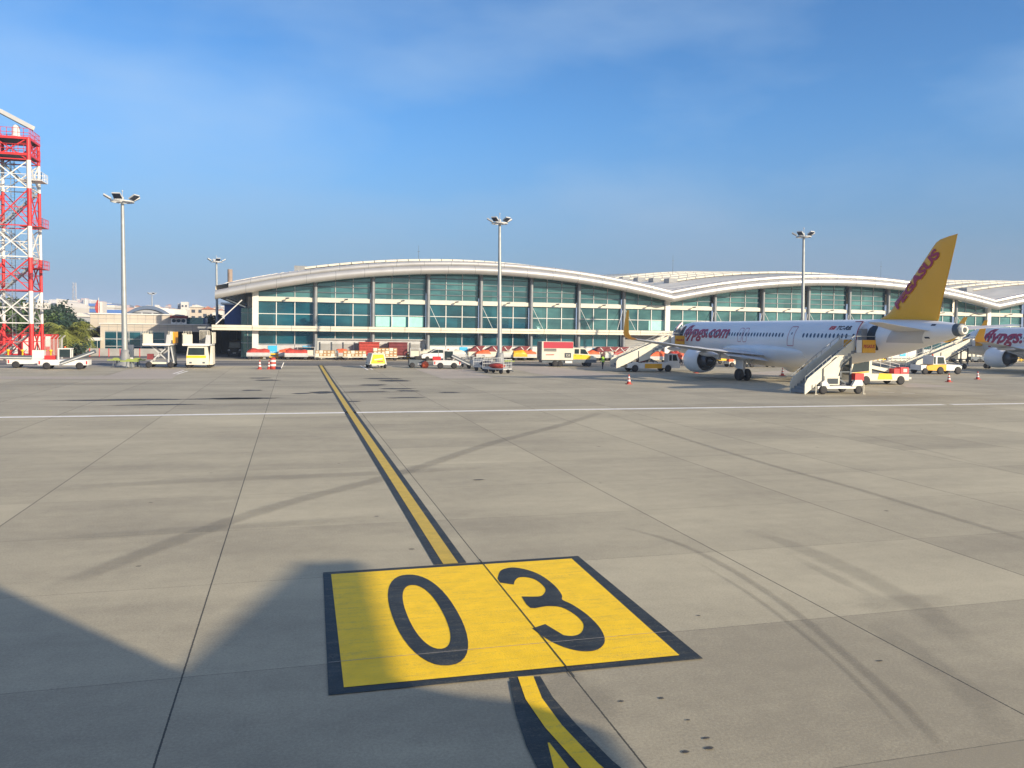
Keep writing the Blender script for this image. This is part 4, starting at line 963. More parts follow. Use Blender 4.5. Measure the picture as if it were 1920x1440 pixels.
# A: towable stairs at the rear door of the nearest airliner
tA, LA, sA = stairs('tall white stairs with yellow name panel at the open rear door of the nearest airliner', 38.0, 55.0, .12, 42.35, 3.36, 1.85, 1.75)
b = B().box(1.0, 4.9, -1.1, 1.1, .42, .62)
b.prism([(1.3, .62), (1.3, .9), (1.6, 1.15), (2.0, .66)], -1.2, -.95).prism([(4.0, .62), (4.3, 1.1), (4.9, 1.1), (5.1, .66)], -1.2, -.95).build('chassis', 'white', tA)
B().box(1.55, 2.9, -1.15, -.2, .72, 1.42).build('generator_housing', 'cream', tA); B().box(1.8, 2.75, -1.17, -1.155, .8, 1.22).build('generator_grille', 'dark', tA)
B().box(4.35, 5.15, -1.1, -.4, 1.05, 1.6).build('control_box', 'red', tA)
for x, y in ((1.45, -1.1), (1.45, .9), (4.7, -1.0), (4.7, .9)): wheel(tA, x, y, .34, .24)
for x in (.75, 5.05): B().tube((x, -1.2, 0.02), (x, -1.2, .8), .05, n=6).box(x-.12, x+.12, -1.32, -1.08, 0, .03).build('stabiliser_leg', 'cream', tA)
B().tube((2.2, -.6, 1.42), (2.3, -.6, 2.0), .12, n=8).build('beacon_post', 'white', tA)
def truck_under(t, x0, x1, cabx, side='amber', cab=True, yc=-.0, w=1.05, word=None):
    """low airport truck chassis in the frame of thing t, cab at the +x end"""
    b = B(); b.prism([(x0, .45), (x1, .45), (x1, .95), (x1-.2, 1.05), (x0+.3, 1.05), (x0, .9)], yc-w+.02, yc+w-.02); b.build('chassis', 'white', t)
    B().box((x0+x1)/2-1.15, (x0+x1)/2+1.0, yc-w-.015, yc-w+.015, .42, .95).build('tank_panel', side, t)
    for x in (x0+.95, x1-1.5 if cab else x1-.8):
        for sd in (-1, 1): wheel(t, x, yc+sd*(w-.12), .42, .28, 'lgrey')
        B().prism([(x-.62, .45), (x-.55, .95), (x-.3, 1.13), (x+.3, 1.13), (x+.55, .95), (x+.62, .45), (x+.5, .45), (x+.42, .8), (x, .98), (x-.42, .8), (x-.5, .45)], yc-w-.04, yc-w+.0).build('mudguard', 'white', t)
    if cab:
        c = B().prism([(x1-1.5, 1.05), (x1-.12, 1.05), (x1-.05, 1.35), (x1-.35, 2.05), (x1-.5, 2.12), (x1-1.5, 2.12)], yc-w+.05, yc+.1).build('cab', 'white', t)
        B().prism([(x1-.95, 1.3), (x1-.28, 1.3), (x1-.5, 1.98), (x1-.95, 1.98)], yc-w+.035, yc-w+.046).box(x1-1.38, x1-1.05, yc-w+.035, yc-w+.046, 1.3, 1.98).build('side_window', 'autoglass', c)
# B: stairs truck at the forward door
tB, LB, sB = stairs('long white stairs truck behind the wingtip of the nearest airliner', 35.7, 87.0, .55, 42.3, 3.36, 1.9, 1.75, name='stairs_truck', split=True)
truck_under(tB, 1.3, 7.9, 0)
B().box(2.7, 3.6, -.95, -.3, 1.1, 1.75).build('hydraulic_unit', 'maroon', tB)
b = B()
for sd in (-.5, .5): b.bar((3.2, sd, 1.1), (5.2, sd, zb_:=2.6), .16); b.bar((5.3, sd, 1.1), (3.4, sd, 1.9), .12)
b.build('lift_arm', 'dsteel', tB)
B().tube((8.6, -1.2, .02), (8.6, -1.2, 1.1), .02, n=5).build('trailing_cable', 'dark', tB) if False else None
# C: stairs at the second airliner
tC, LC, sC = stairs('white stairs with orange panel at the front of the second airliner', 83.0, 94.2, .12, 92.2, 3.4, 1.9, 1.75)
for x in (4.6, 8.2):
    for sd in (-.9, .9): wheel(tC, x, sd, .36, .24)
B().box(4.0, 9.0, -.9, .9, .4, .65).build('chassis', 'white', tC)

# ---------------------------------------------------------------- cones
def cone(g, label, h=.86, fat=False, lying=False):
    t = thing('barrier_drum' if fat else 'traffic_cone', label, 'barrier drum' if fat else 'traffic cone', (g[0], g[1], .012), 0, 'orange and white traffic cones on the apron')
    if fat:
        B().lathe([(.02, 0), (.36, .0), (.34, .3), (.30, 1.2), (.2, 1.28), (.02, 1.29)], n=14).build('body', 'redtarp', t)
        for z in (.35, .8): B().lathe([(.352-.03*z, z), (.347-.04*z, z+.22)], n=14).build('stripe', 'white', t); 
        return t
    B().box(-.25, .25, -.25, .25, 0, .05).build('base', 'redtarp', t)
    B().lathe([(.19, .05), (.035, h), (.01, h+.01)], n=14).build('body', 'redtarp', t)
    r = lambda z: .19-.155*(z-.05)/(h-.05)+.004
    for z in (.25, .52): B().lathe([(r(z*h/.86), z*h/.86), (r((z+.16)*h/.86), (z+.16)*h/.86)], n=14).build('stripe', 'white', t)
    return t
for px, lab in (((1179, 720.5), 'orange and white traffic cone nearest the viewer, alone left of the jet engine'), ((1779, 716.5), 'traffic cone right of the belt loader, before the yellow tug'), ((1833, 711.5), 'traffic cone below the second airliner engine'),
                ((1467, 704.5), 'traffic cone standing between main wheels and tall stairs'), ((1305, 699.5), 'shaded traffic cone below the nearest jet engine')):
    cone(GP(*px), lab)
for (x, y), lab in (((487, 692.5), 'leftmost traffic cone of the small group left of the yellow line'), ((504.5, 692.5), 'short traffic cone beside the red and white drum')): cone(GP(x, y), lab, 1.0)
cone(GP(511.5, 692.5), 'red and white barrier drum in the small cone group', fat=True)
g = GP(521, 692.5); t = thing('wheel_chock_pile', 'dark chocks and a tilted white board beside the drum', 'wheel chocks', (g[0], g[1], .012))
B().prism([(-.5, 0), (.4, 0), (.3, .25), (-.3, .3)], -.2, .2).build('chock', 'navy', t); B().bar((.3, 0, .05), (.6, .1, .75), .2, .06).build('board', 'white', t)

# ---------------------------------------------------------------- vehicles
def beltloader(name, label, x, y, rz, L_=5.4, cab=True, rise=(.85, 1.5), red=True, cat='belt loader', xs=None):
    t = thing(name, label, cat, (x, y, .012), rz, 'belt loaders parked on the apron'); w = .85
    B().prism([(-L_/2, .42), (L_/2, .42), (L_/2, .95), (-L_/2, 1.0)], -w, w).build('chassis', 'white', t)
    for xx in (-L_/2+.8, L_/2-.8):
        for sd in (-1, 1): wheel(t, xx, sd*(w-.05), .36, .24)
    xs = xs or (-L_/2-.9, L_/2+1.0); a = Vector((xs[0], -.6, rise[0])); e = Vector((xs[1], -.6, rise[1]))
    B().bar(a, e, .75, .36).build('conveyor_belt', 'dsteel', t)
    b = B()
    for sd in (-.44, .44): b.bar(a+Vector((0, sd, -.06)), e+Vector((0, sd, -.06)), .05, .12)
    b.build('belt_frame', 'lgrey', t)
    if cab:
        c = B()
        for (px, py) in ((-.4, -w), (.7, -w), (-.4, -.1), (.7, -.1)): c.box(px-.05, px+.05, py, py+.1, 1.0, 2.05)
        c.box(-.5, .8, -w-.02, .02, 2.05, 2.15); c.build('cab_frame', 'white', t)
        B().box(-.34, .64, -w+.02, -w+.05, 1.25, 2.03).build('windscreen', 'autoglass', t); B().lathe([(.09, 2.16), (.09, 2.3), (.01, 2.34)], (.1, -.4, 0), n=8).build('beacon', 'orange', t)
    if red: B().box(-1.7, -.75, -w-.02, -.1, .98, 1.4).build('control_box', 'red', t)
    for xx in (-L_/2+.15, L_/2-.15): B().box(xx-.07, xx+.07, -w-.012, -w+.0, .5, .85).build('reflector', 'red', t)
    return t
g = GP(90, 691)
beltloader('belt_loader', 'white belt loader with tall white box at far left below the radar tower', GP(62, 689.5)[0], GP(62, 689.5)[1], R(4), 4.4, False, (1.15, 1.12), False, xs=(-2.9, .1))
tl = [o for o in bpy.data.objects if o.name.startswith('belt_loader')][-1]; B().box(.1, 1.2, -.87, -.1, .96, 1.85).build('engine_cover', 'white', tl)
beltloader('belt_loader', 'white belt loader with cab and dark raised belt, right of the far left pair', GP(122, 692)[0], GP(122, 692)[1], R(2), 4.6, True, (.62, 1.85), True, xs=(-.2, 2.9))
beltloader('belt_loader', 'small white belt loader with open cab beside the white car', GP(838, 691)[0], GP(838, 691)[1], R(-8), 3.2, True, (1.55, .55), True, xs=(.5, 2.6))
# belt loader under the tail of the nearest airliner, cab at its left end
def tail_loader():
    x, y = GP(1652, 722)
    t = thing('belt_loader', 'white and yellow belt loader truck with bubble cab under the nearest airliner tail', 'belt loader', (x, y+1.0, .012), 0, 'belt loaders parked on the apron')
    B().prism([(-2.3, .4), (3.1, .4), (3.1, 1.0), (-2.3, 1.05)], -.95, .95).build('chassis', 'cream', t)
    B().prism([(-.35, .5), (1.25, .5), (1.15, 1.02), (-.2, 1.08)], -.975, -.955).build('side_panel', 'yellow', t)
    for xx in (-1.6, 2.2):
        for sd in (-1, 1): wheel(t, xx, sd*.88, .42, .26)
    c = B()
    prof = [(-3.3, .42), (-3.35, 1.2), (-3.1, 1.95), (-2.6, 2.35), (-1.1, 2.4), (-1.0, 2.3), (-1.0, 1.05), (-2.1, 1.02), (-2.3, .42)]
    c.prism(prof, -.93, -.83).prism(prof, .2, .3).box(-3.0, -1.0, -.82, .19, 2.28, 2.36).box(-3.3, -2.3, -.82, .19, .42, .9).build('cab', 'cream', t)
    B().prism([(-3.2, 1.15), (-2.95, 1.95), (-2.55, 2.22), (-1.3, 2.25), (-1.3, 1.3), (-2.4, 1.2)], -.945, -.935).build('side_window', 'autoglass', t)
    B().prism([(-3.0, .55), (-2.35, .5), (-2.1, 1.1), (-1.3, 1.15), (-1.3, 1.28), (-3.1, 1.12)], -.95, -.937).build('door_panel', 'amber', t)
    B().prism([(-3.36, 1.15), (-3.15, 1.85), (-3.14, 1.85), (-3.34, 1.15)], -.8, .18).build('windscreen', 'autoglass', t)
    a, e = Vector((2.4, .3, 1.0)), Vector((-4.9, .3, 2.35))
    B().bar(a, e, .8, .22).build('conveyor_belt', 'dsteel', t)
    b = B(); b.bar(a+Vector((0, -.5, .1)), Vector((-1.1, -.2, 1.75)), .06, .32); b.bar((-3.2, -.1, 2.1), e+Vector((0, -.45, .1)), .06, .25); b.build('belt_frame', 'cream', t)
    h = B()
    for k in range(5): p = Vector((-1.6+k*1.05, -.25, 2.0-.22*k)); h.tube(p, p+Vector((0, 0, .75)), .022, n=5)
    for dz in (.42, .75): h.tube((-1.6, -.25, 2.0+dz), (2.6, -.25, 1.12+dz), .022, n=5)
    h.build('handrail', 'white', t)
    B().box(1.5, 2.1, -.9, -.2, 1.03, 1.5).box(2.2, 3.1, -.9, -.1, 1.03, 1.62).build('control_box', 'red', t)
    B().box(2.5, 2.9, -.915, -.903, 1.18, 1.48).build('label_plate', 'cream', t)
    B().bar((3.1, 0, .6), (4.1, .0, .55), .25, .18).build('tow_hitch', 'cream', t)
    s = B()
    for q in (-.3, .3): s.bar((-4.3, q, .05), (-4.0, q, 2.2), .08)
    s.build('support_leg', 'dsteel', t)
tail_loader()
# yellow and white tug under the second airliner
def tug():
    x, y = GP(1770, 702); t = thing('aircraft_tug', 'yellow and white airport tug with cab beside the second stairs', 'airport tug', (x, y+.9, .012)); w = .9
    B().prism([(-2.6, .5), (-.5, .4), (-.5, 1.15), (-1.6, 1.15), (-2.6, .95)], -w, w).prism([(-.5, .4), (.3, .4), (.3, 1.15), (-.5, 1.15)], -w, w).build('front_body', 'amber', t)
    B().prism([(.32, .45), (2.5, .45), (2.6, .95), (2.3, 1.1), (.32, 1.2)], -w, w).build('rear_body', 'white', t)
    B().prism([(-1.55, 1.16), (.35, 1.21), (.1, 2.05), (-.1, 2.2), (-1.5, 2.2)], -w+.05, w-.05).build('cab', 'white', t)
    B().prism([(-.95, 1.25), (.12, 1.25), (-.08, 2.05), (-.95, 2.05)], -w+.035, -w+.046).box(-1.48, -1.2, -w+.035, -w+.046, 1.25, 2.08).build('side_window', 'autoglass', t)
    B().box(-3.3, -2.5, -w, w, .5, 1.1).build('nose', 'white', t)
    for xx, r in ((-.55, .46), (2.0, .46), (-2.75, .38)):
        for sd in (-1, 1): wheel(t, xx, sd*(w-.03), r, .28, 'dsteel' if xx > -1 else 'lgrey')
    B().lathe([(.1, 2.2), (.1, 2.36), (.01, 2.4)], (-.9, 0, 0), n=8).build('beacon', 'orange', t)
tug()
# scissor lifts
def scissor(label, px, cab, yy):
    x, y = GP(*px); t = thing('lift_truck', label, 'lift truck', (x, y+1.5, .012), 0, 'passenger lift trucks before the annex'); zp = 2.62
    B().box(-1.55, 1.45, -1.6, 1.9, zp-.16, zp).build('platform', 'lgrey', t); B().box(-1.58, 1.2, -1.66, -1.61, zp-.2, zp+.03).build('platform_edge', 'white', t)
    B().box(-1.5, -.55, -1.62, -1.56, zp+.04, zp+1.05).build('gate', 'cream', t); B().prism([(.75, zp+.04), (1.3, zp+.04), (1.3, zp+1.0), (.85, zp+1.0)], -1.60, -1.54).build('gate', 'lgrey', t)
    B().box(-1.6, -1.53, -1.5, 1.8, zp+.04, zp+1.15).build('side_panel', 'cream', t); B().box(1.46, 1.56, -1.6, 1.8, zp+.04, zp+1.3).build('side_panel', 'amber' if not cab else 'cream', t)
    r = B()
    for k in range(6): r.tube((-1.45+k*.16, -1.55, zp+1.05), (-1.45+k*.16, -1.55, zp+1.42), .025, n=5)
    for k in range(3): r.tube((1.0+k*.18, -1.55, zp+1.0), (1.0+k*.18, -1.55, zp+1.4), .025, n=5)
    if cab:
        for k in range(9): r.tube((-.15+k*.13, 1.7, zp), (-.15+k*.13, 1.7, zp+1.45), .028, n=5)
        r.tube((-.15, 1.7, zp+1.45), (.9, 1.7, zp+1.45), .03, n=5)
    r.build('railing', 'cream', t)
    b = B()
    for sd in (-.8, .8):
        b.bar((-.9, sd, .6), (1.0, sd, zp-.2), .12); b.bar((1.0, sd, .6), (-.9, sd, zp-.2), .12)
    b.bar((1.0, -1.2, .5), (1.0, -1.2, zp-.15), .13); b.bar((1.5, -.9, .5), (1.15, -.9, zp-.15), .13)
    b.bar((.05, -.8, 1.51), (.05, .8, 1.51), .1); b.bar((1.0, -1.25, .62), (1.0, -.75, .62), .1); b.bar((1.0, -1.2, .58), (1.5, -.88, .58), .1)
    b.build('scissor_arm', 'lgrey' if not cab else 'dsteel', t)
    B().box(-1.1, 1.4, -1.0, 1.8, .4, .62).build('chassis', 'cream', t)
    if cab:
        B().prism([(-1.15, .35), (1.15, .35), (1.15, 1.35), (.98, 2.35), (-1.0, 2.35), (-1.15, 1.35)], -1.75, -.6).build('cab', 'cream', t)
        B().prism([(-1.0, 1.42), (.72, 1.42), (.7, 2.2), (-.92, 2.2)], -1.775, -1.755).build('windscreen', 'autoglass', t)
        B().box(-1.14, .85, -1.77, -1.756, 1.1, 1.36).build('cab_stripe', 'yellow', t)
        for xx in (-.85, .5): B().box(xx, xx+.25, -1.775, -1.756, .5, .68).build('headlight', 'dsteel', t)
        B().prism([(1.18, .35), (1.55, .35), (1.5, 2.4), (1.3, 2.4)], -1.5, 1.2).build('mast_cover', 'cream', t)
    else:
        B().box(-1.2, -.6, -1.1, -.5, .9, 1.5).build('control_box', 'maroon', t)
        B().prism([(1.2, .4), (1.55, .4), (1.35, 2.4), (1.1, 2.4)], -.8, 1.2).build('mast_cover', 'dsteel', t)
    for xx, q in ((-1.0, -1.2), (1.2, -1.2), (-1.0, 1.4), (1.2, 1.4)): w_ = wheel(t, xx, q, .33, .25, 'lgrey')
scissor('raised scissor lift platform without cab, before the annex window', (297, 690), False, 0)
scissor('lift truck with white and yellow cab under its raised platform', (371, 690), True, 0)
# GPU
x, y = GP(709, 691); t = thing('ground_power_unit', 'bright yellow wheeled ground power unit beside the yellow lead-in line', 'ground power unit', (x, y, .012), R(6))
B().prism([(-1.0, .42), (1.0, .42), (.72, 1.72), (-.68, 1.72)], 0, 2.5).build('body', 'cream', t)
B().add([(-.84, -.02, .56), (.84, -.02, .56), (.60, -.02, 1.60), (-.58, -.02, 1.60)], [(0, 1, 2, 3)]).build('front_panel', 'yellow', t)
B().bar((-.45, -.035, 1.0), (.5, -.035, 1.12), .02, .14).build('panel_stroke', 'cream', t); B().bar((-.1, -.035, .78), (.55, -.035, .82), .02, .12).build('panel_stroke', 'orange', t)
B().box(-.9, .9, .1, 2.4, .32, .42).build('chassis', 'white', t)
for xx in (-.85, .85):
    for yy in (.3, 2.1): w_ = wheel(t, xx, yy, .34, .24); w_.rotation_euler = (0, 0, R(90))
B().bar((0, .1, .35), (0, -.5, .15), .08).build('tow_bar', 'dsteel', t)

# crew cab box van
def boxvan():
    x, y = GP(1060, 687.5); t = thing('box_van', 'crew cab van with red-topped white box and yellow doors', 'van', (x, y+1.0, .012), R(-3)); w = 1.0
    B().box(-3.1, 1.05, -w-.12, w+.12, .85, 3.2).build('cargo_box', 'cream', t)
    B().box(-2.9, 1.02, -w-.14, -w-.125, 2.35, 3.16).build('box_stripe', 'crimson', t); B().box(-3.2, -3.1, -w-.1, w+.1, .8, 3.15).build('tail_lift', 'dsteel', t)
    b = B()
    for zz in (1.95, 2.15): b.box(-2.85, -1.2, -w-.14, -w-.125, zz, zz+.13)
    b.build('vent', 'dark', t); p = B().box(-.1, .75, -w-.14, -w-.125, 1.15, 1.75).build('number_plate', 'dark', t)
    text_obj('plate_lettering', '328', lambda u, v: (.05+u, -w-.15, 1.3+v), 'cream', p, width=.55, height=.3)
    B().bar((-2.6, -w-.135, 1.5), (-1.5, -w-.135, 1.52), .02, .1).build('side_stroke', 'redtarp', t)
    prof = [(1.06, .55), (4.1, .55), (4.25, .9), (4.15, 1.25), (3.3, 1.5), (2.75, 2.3), (2.5, 2.42), (1.06, 2.42)]
    B().prism(prof, -w, w).build('cab', 'cream', t)
    B().prism([(1.1, .95), (3.25, .95), (3.5, 1.3), (3.2, 1.48), (1.1, 1.62)], -w-.015, -w+.0).build('door', 'yellow', t)
    B().prism([(2.05, 1.66), (3.1, 1.6), (2.68, 2.24), (2.05, 2.26)], -w-.013, -w).box(1.25, 1.85, -w-.013, -w, 1.66, 2.26).build('side_window', 'autoglass', t)
    B().box(1.3, 1.36, -w-.03, -w-.016, 1.35, 1.5).box(2.1, 2.16, -w-.03, -w-.016, 1.35, 1.5).build('door_handle', 'dark', t)
    B().prism([(1.06, .5), (4.2, .5), (4.3, .92), (1.06, .93)], -w-.02, -w-.001).build('sill', 'dsteel', t)
    B().add([(2.76, -w+.08, 2.28), (2.76, w-.08, 2.28), (3.3, w-.08, 1.54), (3.3, -w+.08, 1.54)], [(0, 1, 2, 3)]).build('windscreen', 'autoglass', t)
    B().box(-3.0, 1.0, -w+.1, w-.1, .5, .84).build('chassis', 'dsteel', t); B().box(.0, .95, -w-.1, -w+.05, .45, .75).build('tool_box', 'white', t)
    for xx in (-1.3, -.62, 3.2): 
        for sd in (-1, 1): wheel(t, xx, sd*(w-.12), .38, .26, 'lgrey')
boxvan()
# white car
def car():
    x, y = GP(818, 676.5); t = thing('white_car', 'white hatchback car parked before the terminal behind belt loaders', 'car', (x, y+.9, .012), pi); w = .88
    prof = [(-2.1, .35), (2.1, .35), (2.15, .75), (1.9, .95), (1.05, 1.08), (.2, 1.62), (-.1, 1.7), (-1.6, 1.66), (-2.0, 1.2), (-2.12, .8)]
    B().prism(prof, -w, w).build('body', 'white', t)
    gl = [(.95, 1.1), (.18, 1.55), (-.15, 1.6), (-1.5, 1.56), (-1.8, 1.15)]
    B().prism(gl, w+.001, w+.012).prism(gl, -w-.012, -w-.001).build('side_window', 'autoglass', t)
    B().add([(1.06, -w+.1, 1.12), (1.06, w-.1, 1.12), (.24, w-.14, 1.63), (.24, -w+.14, 1.63)], [(0, 1, 2, 3)]).build('windscreen', 'autoglass', t)
    B().box(-.35, -.28, w+.013, w+.03, .4, 1.55).build('door_line', 'grey', t)
    for xx in (-1.3, 1.3):
        for sd in (-1, 1): wheel(t, xx, sd*(w-.06), .32, .2, 'lgrey')
car()
# black van in loading bay
x, y = -8.6, 131.0; t = thing('black_van', 'black van parked nose out in the shaded loading bay', 'van', (x, y, .012)); 
B().prism([(-1.0, .35), (1.0, .35), (1.02, 1.2), (.88, 2.2), (.6, 2.4), (-.6, 2.4), (-.88, 2.2), (-1.02, 1.2)], 0.55, 5).build('body', 'black', t)
B().prism([(-1.0, .35), (1.0, .35), (1.0, 1.15), (-1.0, 1.15)], 0, .55).build('bonnet', 'black', t)
B().add([(-.85, .5, 1.3), (.85, .5, 1.3), (.72, .54, 2.1), (-.72, .54, 2.1)], [(0, 1, 2, 3)]).build('windscreen', 'autoglass', t)
for xx in (-.8, .8): B().box(xx-.16, xx+.16, -.03, 0, .85, 1.05).build('headlight', 'white', t)
B().box(-.25, .25, -.03, 0, .45, .57).build('number_plate', 'white', t)
for xx in (-.85, .85): w_ = wheel(t, xx, .9, .35, .22, 'lgrey'); w_.rotation_euler = (0, 0, R(90))
# white van and dark vehicles right
t = thing('white_box_truck', 'small white box truck beyond the yellow tug under the second airliner', 'truck', (FX(1806, 118), 118, .012))
B().box(-1.9, 1.4, -1, 1, .6, 2.3).build('cargo_box', 'cream', t); B().prism([(1.42, .5), (2.6, .5), (2.6, .95), (2.2, 1.6), (1.42, 1.65)], -.9, .9).build('cab', 'cream', t)
for xx in (-1.2, 1.9):
    for sd in (-1, 1): wheel(t, xx, sd*.85, .36, .24, 'lgrey')
for k, (px, lab) in enumerate(((1826, 'dark service vehicle left of three behind the second airliner nose wheel'), (1842, 'dark service vehicle with pale cabin, middle of three behind the second airliner nose wheel'), (1857, 'dark service vehicle right of three behind the second airliner nose wheel'))):
    t = thing('baggage_tractor', lab, 'baggage tractor', (FX(px, 117), 117, .012), 0, 'dark baggage tractors behind the second airliner')
    B().prism([(-1.0, .3), (1.0, .3), (1.0, .9), (.3, 1.0), (-1.0, 1.0)], -.6, .6).build('body', 'dsteel', t); b = B()
    for xx in (-.8, .2): b.box(xx-.05, xx+.05, -.55, -.45, 1.0, 1.7).box(xx-.05, xx+.05, .45, .55, 1.0, 1.7)
    b.box(-.9, .3, -.6, .6, 1.7, 1.78).build('roof', 'dsteel' if k != 1 else 'cream', t)
    for xx in (-.65, .65):
        for sd in (-1, 1): wheel(t, xx, sd*.55, .3, .2, 'lgrey')

# ---------------------------------------------------------------- luggage dollies
def dolly_proto():
    t = thing('luggage_dolly', 'x', 'luggage dolly', (0, 0, .012), 0, 'luggage dolly train before the middle light mast')
    B().box(-1.4, 1.4, -.75, .75, .42, .54).build('deck', 'lgrey', t)
    for sx in (-1, 1):
        b = B()
        for yy in (-.72, .72): b.tube((sx*1.38, yy, .54), (sx*1.38, yy, 1.5), .035, n=6)
        b.tube((sx*1.38, -.72, 1.5), (sx*1.38, .72, 1.5), .035, n=6).tube((sx*1.38, -.72, 1.0), (sx*1.38, .72, 1.0), .03, n=6)
        for k in range(4): b.tube((sx*1.38, -.45+k*.3, .54), (sx*1.38, -.45+k*.3, 1.5), .018, n=5)
        b.build('end_rail', 'lgrey', t)
    B().tube((-1.38, .72, 1.05), (1.38, .72, 1.05), .03, n=6).tube((-1.38, .72, .8), (1.38, .72, .8), .02, n=6).build('side_rail', 'lgrey', t)
    B().bar((1.4, 0, .45), (2.15, 0, .3), .07).build('tow_bar', 'dsteel', t)
    for xx in (-1.0, 1.0):
        for sd in (-1, 1): wheel(t, xx, sd*.62, .24, .16, 'lgrey')
    return t
D0 = dolly_proto()
def luggage(name, lab, cat, x, y, z, m, sx, sy, sz, rz=0, soft=True):
    rnd = random.Random(int(x*13+y*7+z*3)); n = 10; b = B()
    if soft:
        rs = []
        for k in range(6):
            u = k/5; r_ = (.0001+sin(pi*min(.999, max(.001, u*.88+.1))))**.5; rs.append([(sx/2*r_*cos(a)*(1+rnd.uniform(-.12, .12)), sy/2*r_*sin(a)*(1+rnd.uniform(-.12, .12)), sz*u*(1+rnd.uniform(-.05, .05))) for a in [2*pi*i/n for i in range(n)]])
        b.rings(rs)
    else: b.box(-sx/2, sx/2, -sy/2, sy/2, 0, sz)
    o = b.build(name, m, None, (x, y, z), rz); return tag(o, lab, cat)
pts = [((884, 689), 'empty grey luggage dolly, rearmost of the dolly train'), ((898, 692), 'grey luggage dolly with pale sheet, second from the rear of the train'), ((913, 696), 'grey luggage dolly carrying dark blue bundle in the dolly train'), ((932, 700), 'front luggage dolly of the train carrying red netting')]
pos = []
for k, (p, lab) in enumerate(pts):
    g = GP(*p); o = D0 if k == 0 else copy_tree(D0); o.location = (g[0], g[1], .012); o.rotation_euler = (0, 0, R(-52 if k else -50)); o['label'] = lab; pos.append(g)
luggage('net_bundle', 'red netting bundle on the front luggage dolly', 'bundle', pos[3][0], pos[3][1], .56, 'redtarp', 2.2, 1.3, .5, R(-52)); luggage('tarp_bundle', 'dark blue bundle on the third luggage dolly', 'bundle', pos[2][0], pos[2][1], .56, 'navy', 2.0, 1.2, .6, R(-52)); luggage('folded_sheet', 'pale folded sheet on the second luggage dolly', 'bundle', pos[1][0], pos[1][1], .56, 'lgrey', 1.9, 1.1, .5, R(-52), False)
# covered baggage carts
def cart(px, depth, L_, kind, label, rz=0, hgt=1.9, contents=True):
    x = FX(px, depth); t = thing('baggage_cart', label, 'baggage cart', (x, depth, .012), rz, 'baggage carts parked along the terminal front'); h = L_/2
    B().box(-h, h, -.75, .75, .42, .54).build('deck', 'cream' if kind in ('orange', 'card') else 'lgrey', t)
    for xx in (-h+.4, h-.4):
        for sd in (-1, 1): wheel(t, xx, sd*.65, .24, .16, 'lgrey', 12)
    B().bar((h, 0, .45), (h+.7, 0, .3), .07).build('tow_bar', 'dsteel', t)
    if kind in ('orange', 'red', 'yellow', 'white'):
        m = {'orange': 'orange', 'red': 'redtarp', 'yellow': 'amber', 'white': 'cream'}[kind]; rnd = random.Random(px)
        b = B(); rs = []
        for k in range(9):
            u = k/8; xx = -h+.1+(L_-.2)*u; zz = hgt*.8+rnd.uniform(-.15, .12)-.25*(abs(u-.5)*2)**3
            rs.append([(xx, -.72, .6), (xx, -.76, .95), (xx, -.66, zz-.2+rnd.uniform(-.08, .08)), (xx, -.25, zz), (xx, .3, zz+rnd.uniform(-.1, .1)), (xx, .7, zz-.25), (xx, .72, .6)])
        b.rings(rs); b.build('cover', m, t); B().box(-h, h, -.79, -.74, .56, .95).build('side_board', 'lgrey' if kind != 'yellow' else 'amber', t)
    elif kind == 'maroon':            # open sided cart whose flap stands up
        B().box(-h, h, -.7, .74, .56, 1.25).build('body', 'cream', t)
        B().prism([(-h-.1, 1.25), (h*.5, 1.25), (h+.05, 2.0), (h-.1, 2.15), (-h*.1, 2.1)], -.7, .5).build('canopy', 'maroon', t)
        B().bar((h*.45, -.73, 1.3), (h+.0, -.73, 2.05), .03, .12).bar((-h*.05, -.73, 2.0), (h*.4, -.73, 1.32), .03, .1).build('canopy_trim', 'white', t)
    elif kind in ('tallred', 'tallbrown'):
        m = 'redtarp' if kind == 'tallred' else 'maroon'; b = B().box(-h, h, -.6, .7, .6, 2.45).build('container', m, t); r_ = B()
        for k in range(5): r_.box(-h-.02, h+.02, -.72, -.61, .75+k*.4, .84+k*.4)
        r_.box(-h-.05, h+.05, -.80, .75, 2.45, 2.55).build('container_rib', m, b)
    elif kind == 'frame':
        b = B()
        for xx in (-h, h): b.box(xx-.04, xx+.04, -.7, -.62, .54, 1.7).box(xx-.04, xx+.04, .62, .7, .54, 1.7)
        b.box(-h, h, -.72, .72, 1.7, 1.76).build('canopy_frame', 'lgrey', t); B().box(-h+.1, h-.1, -.5, .6, .56, 1.3).build('load', 'cream', t)
    return t
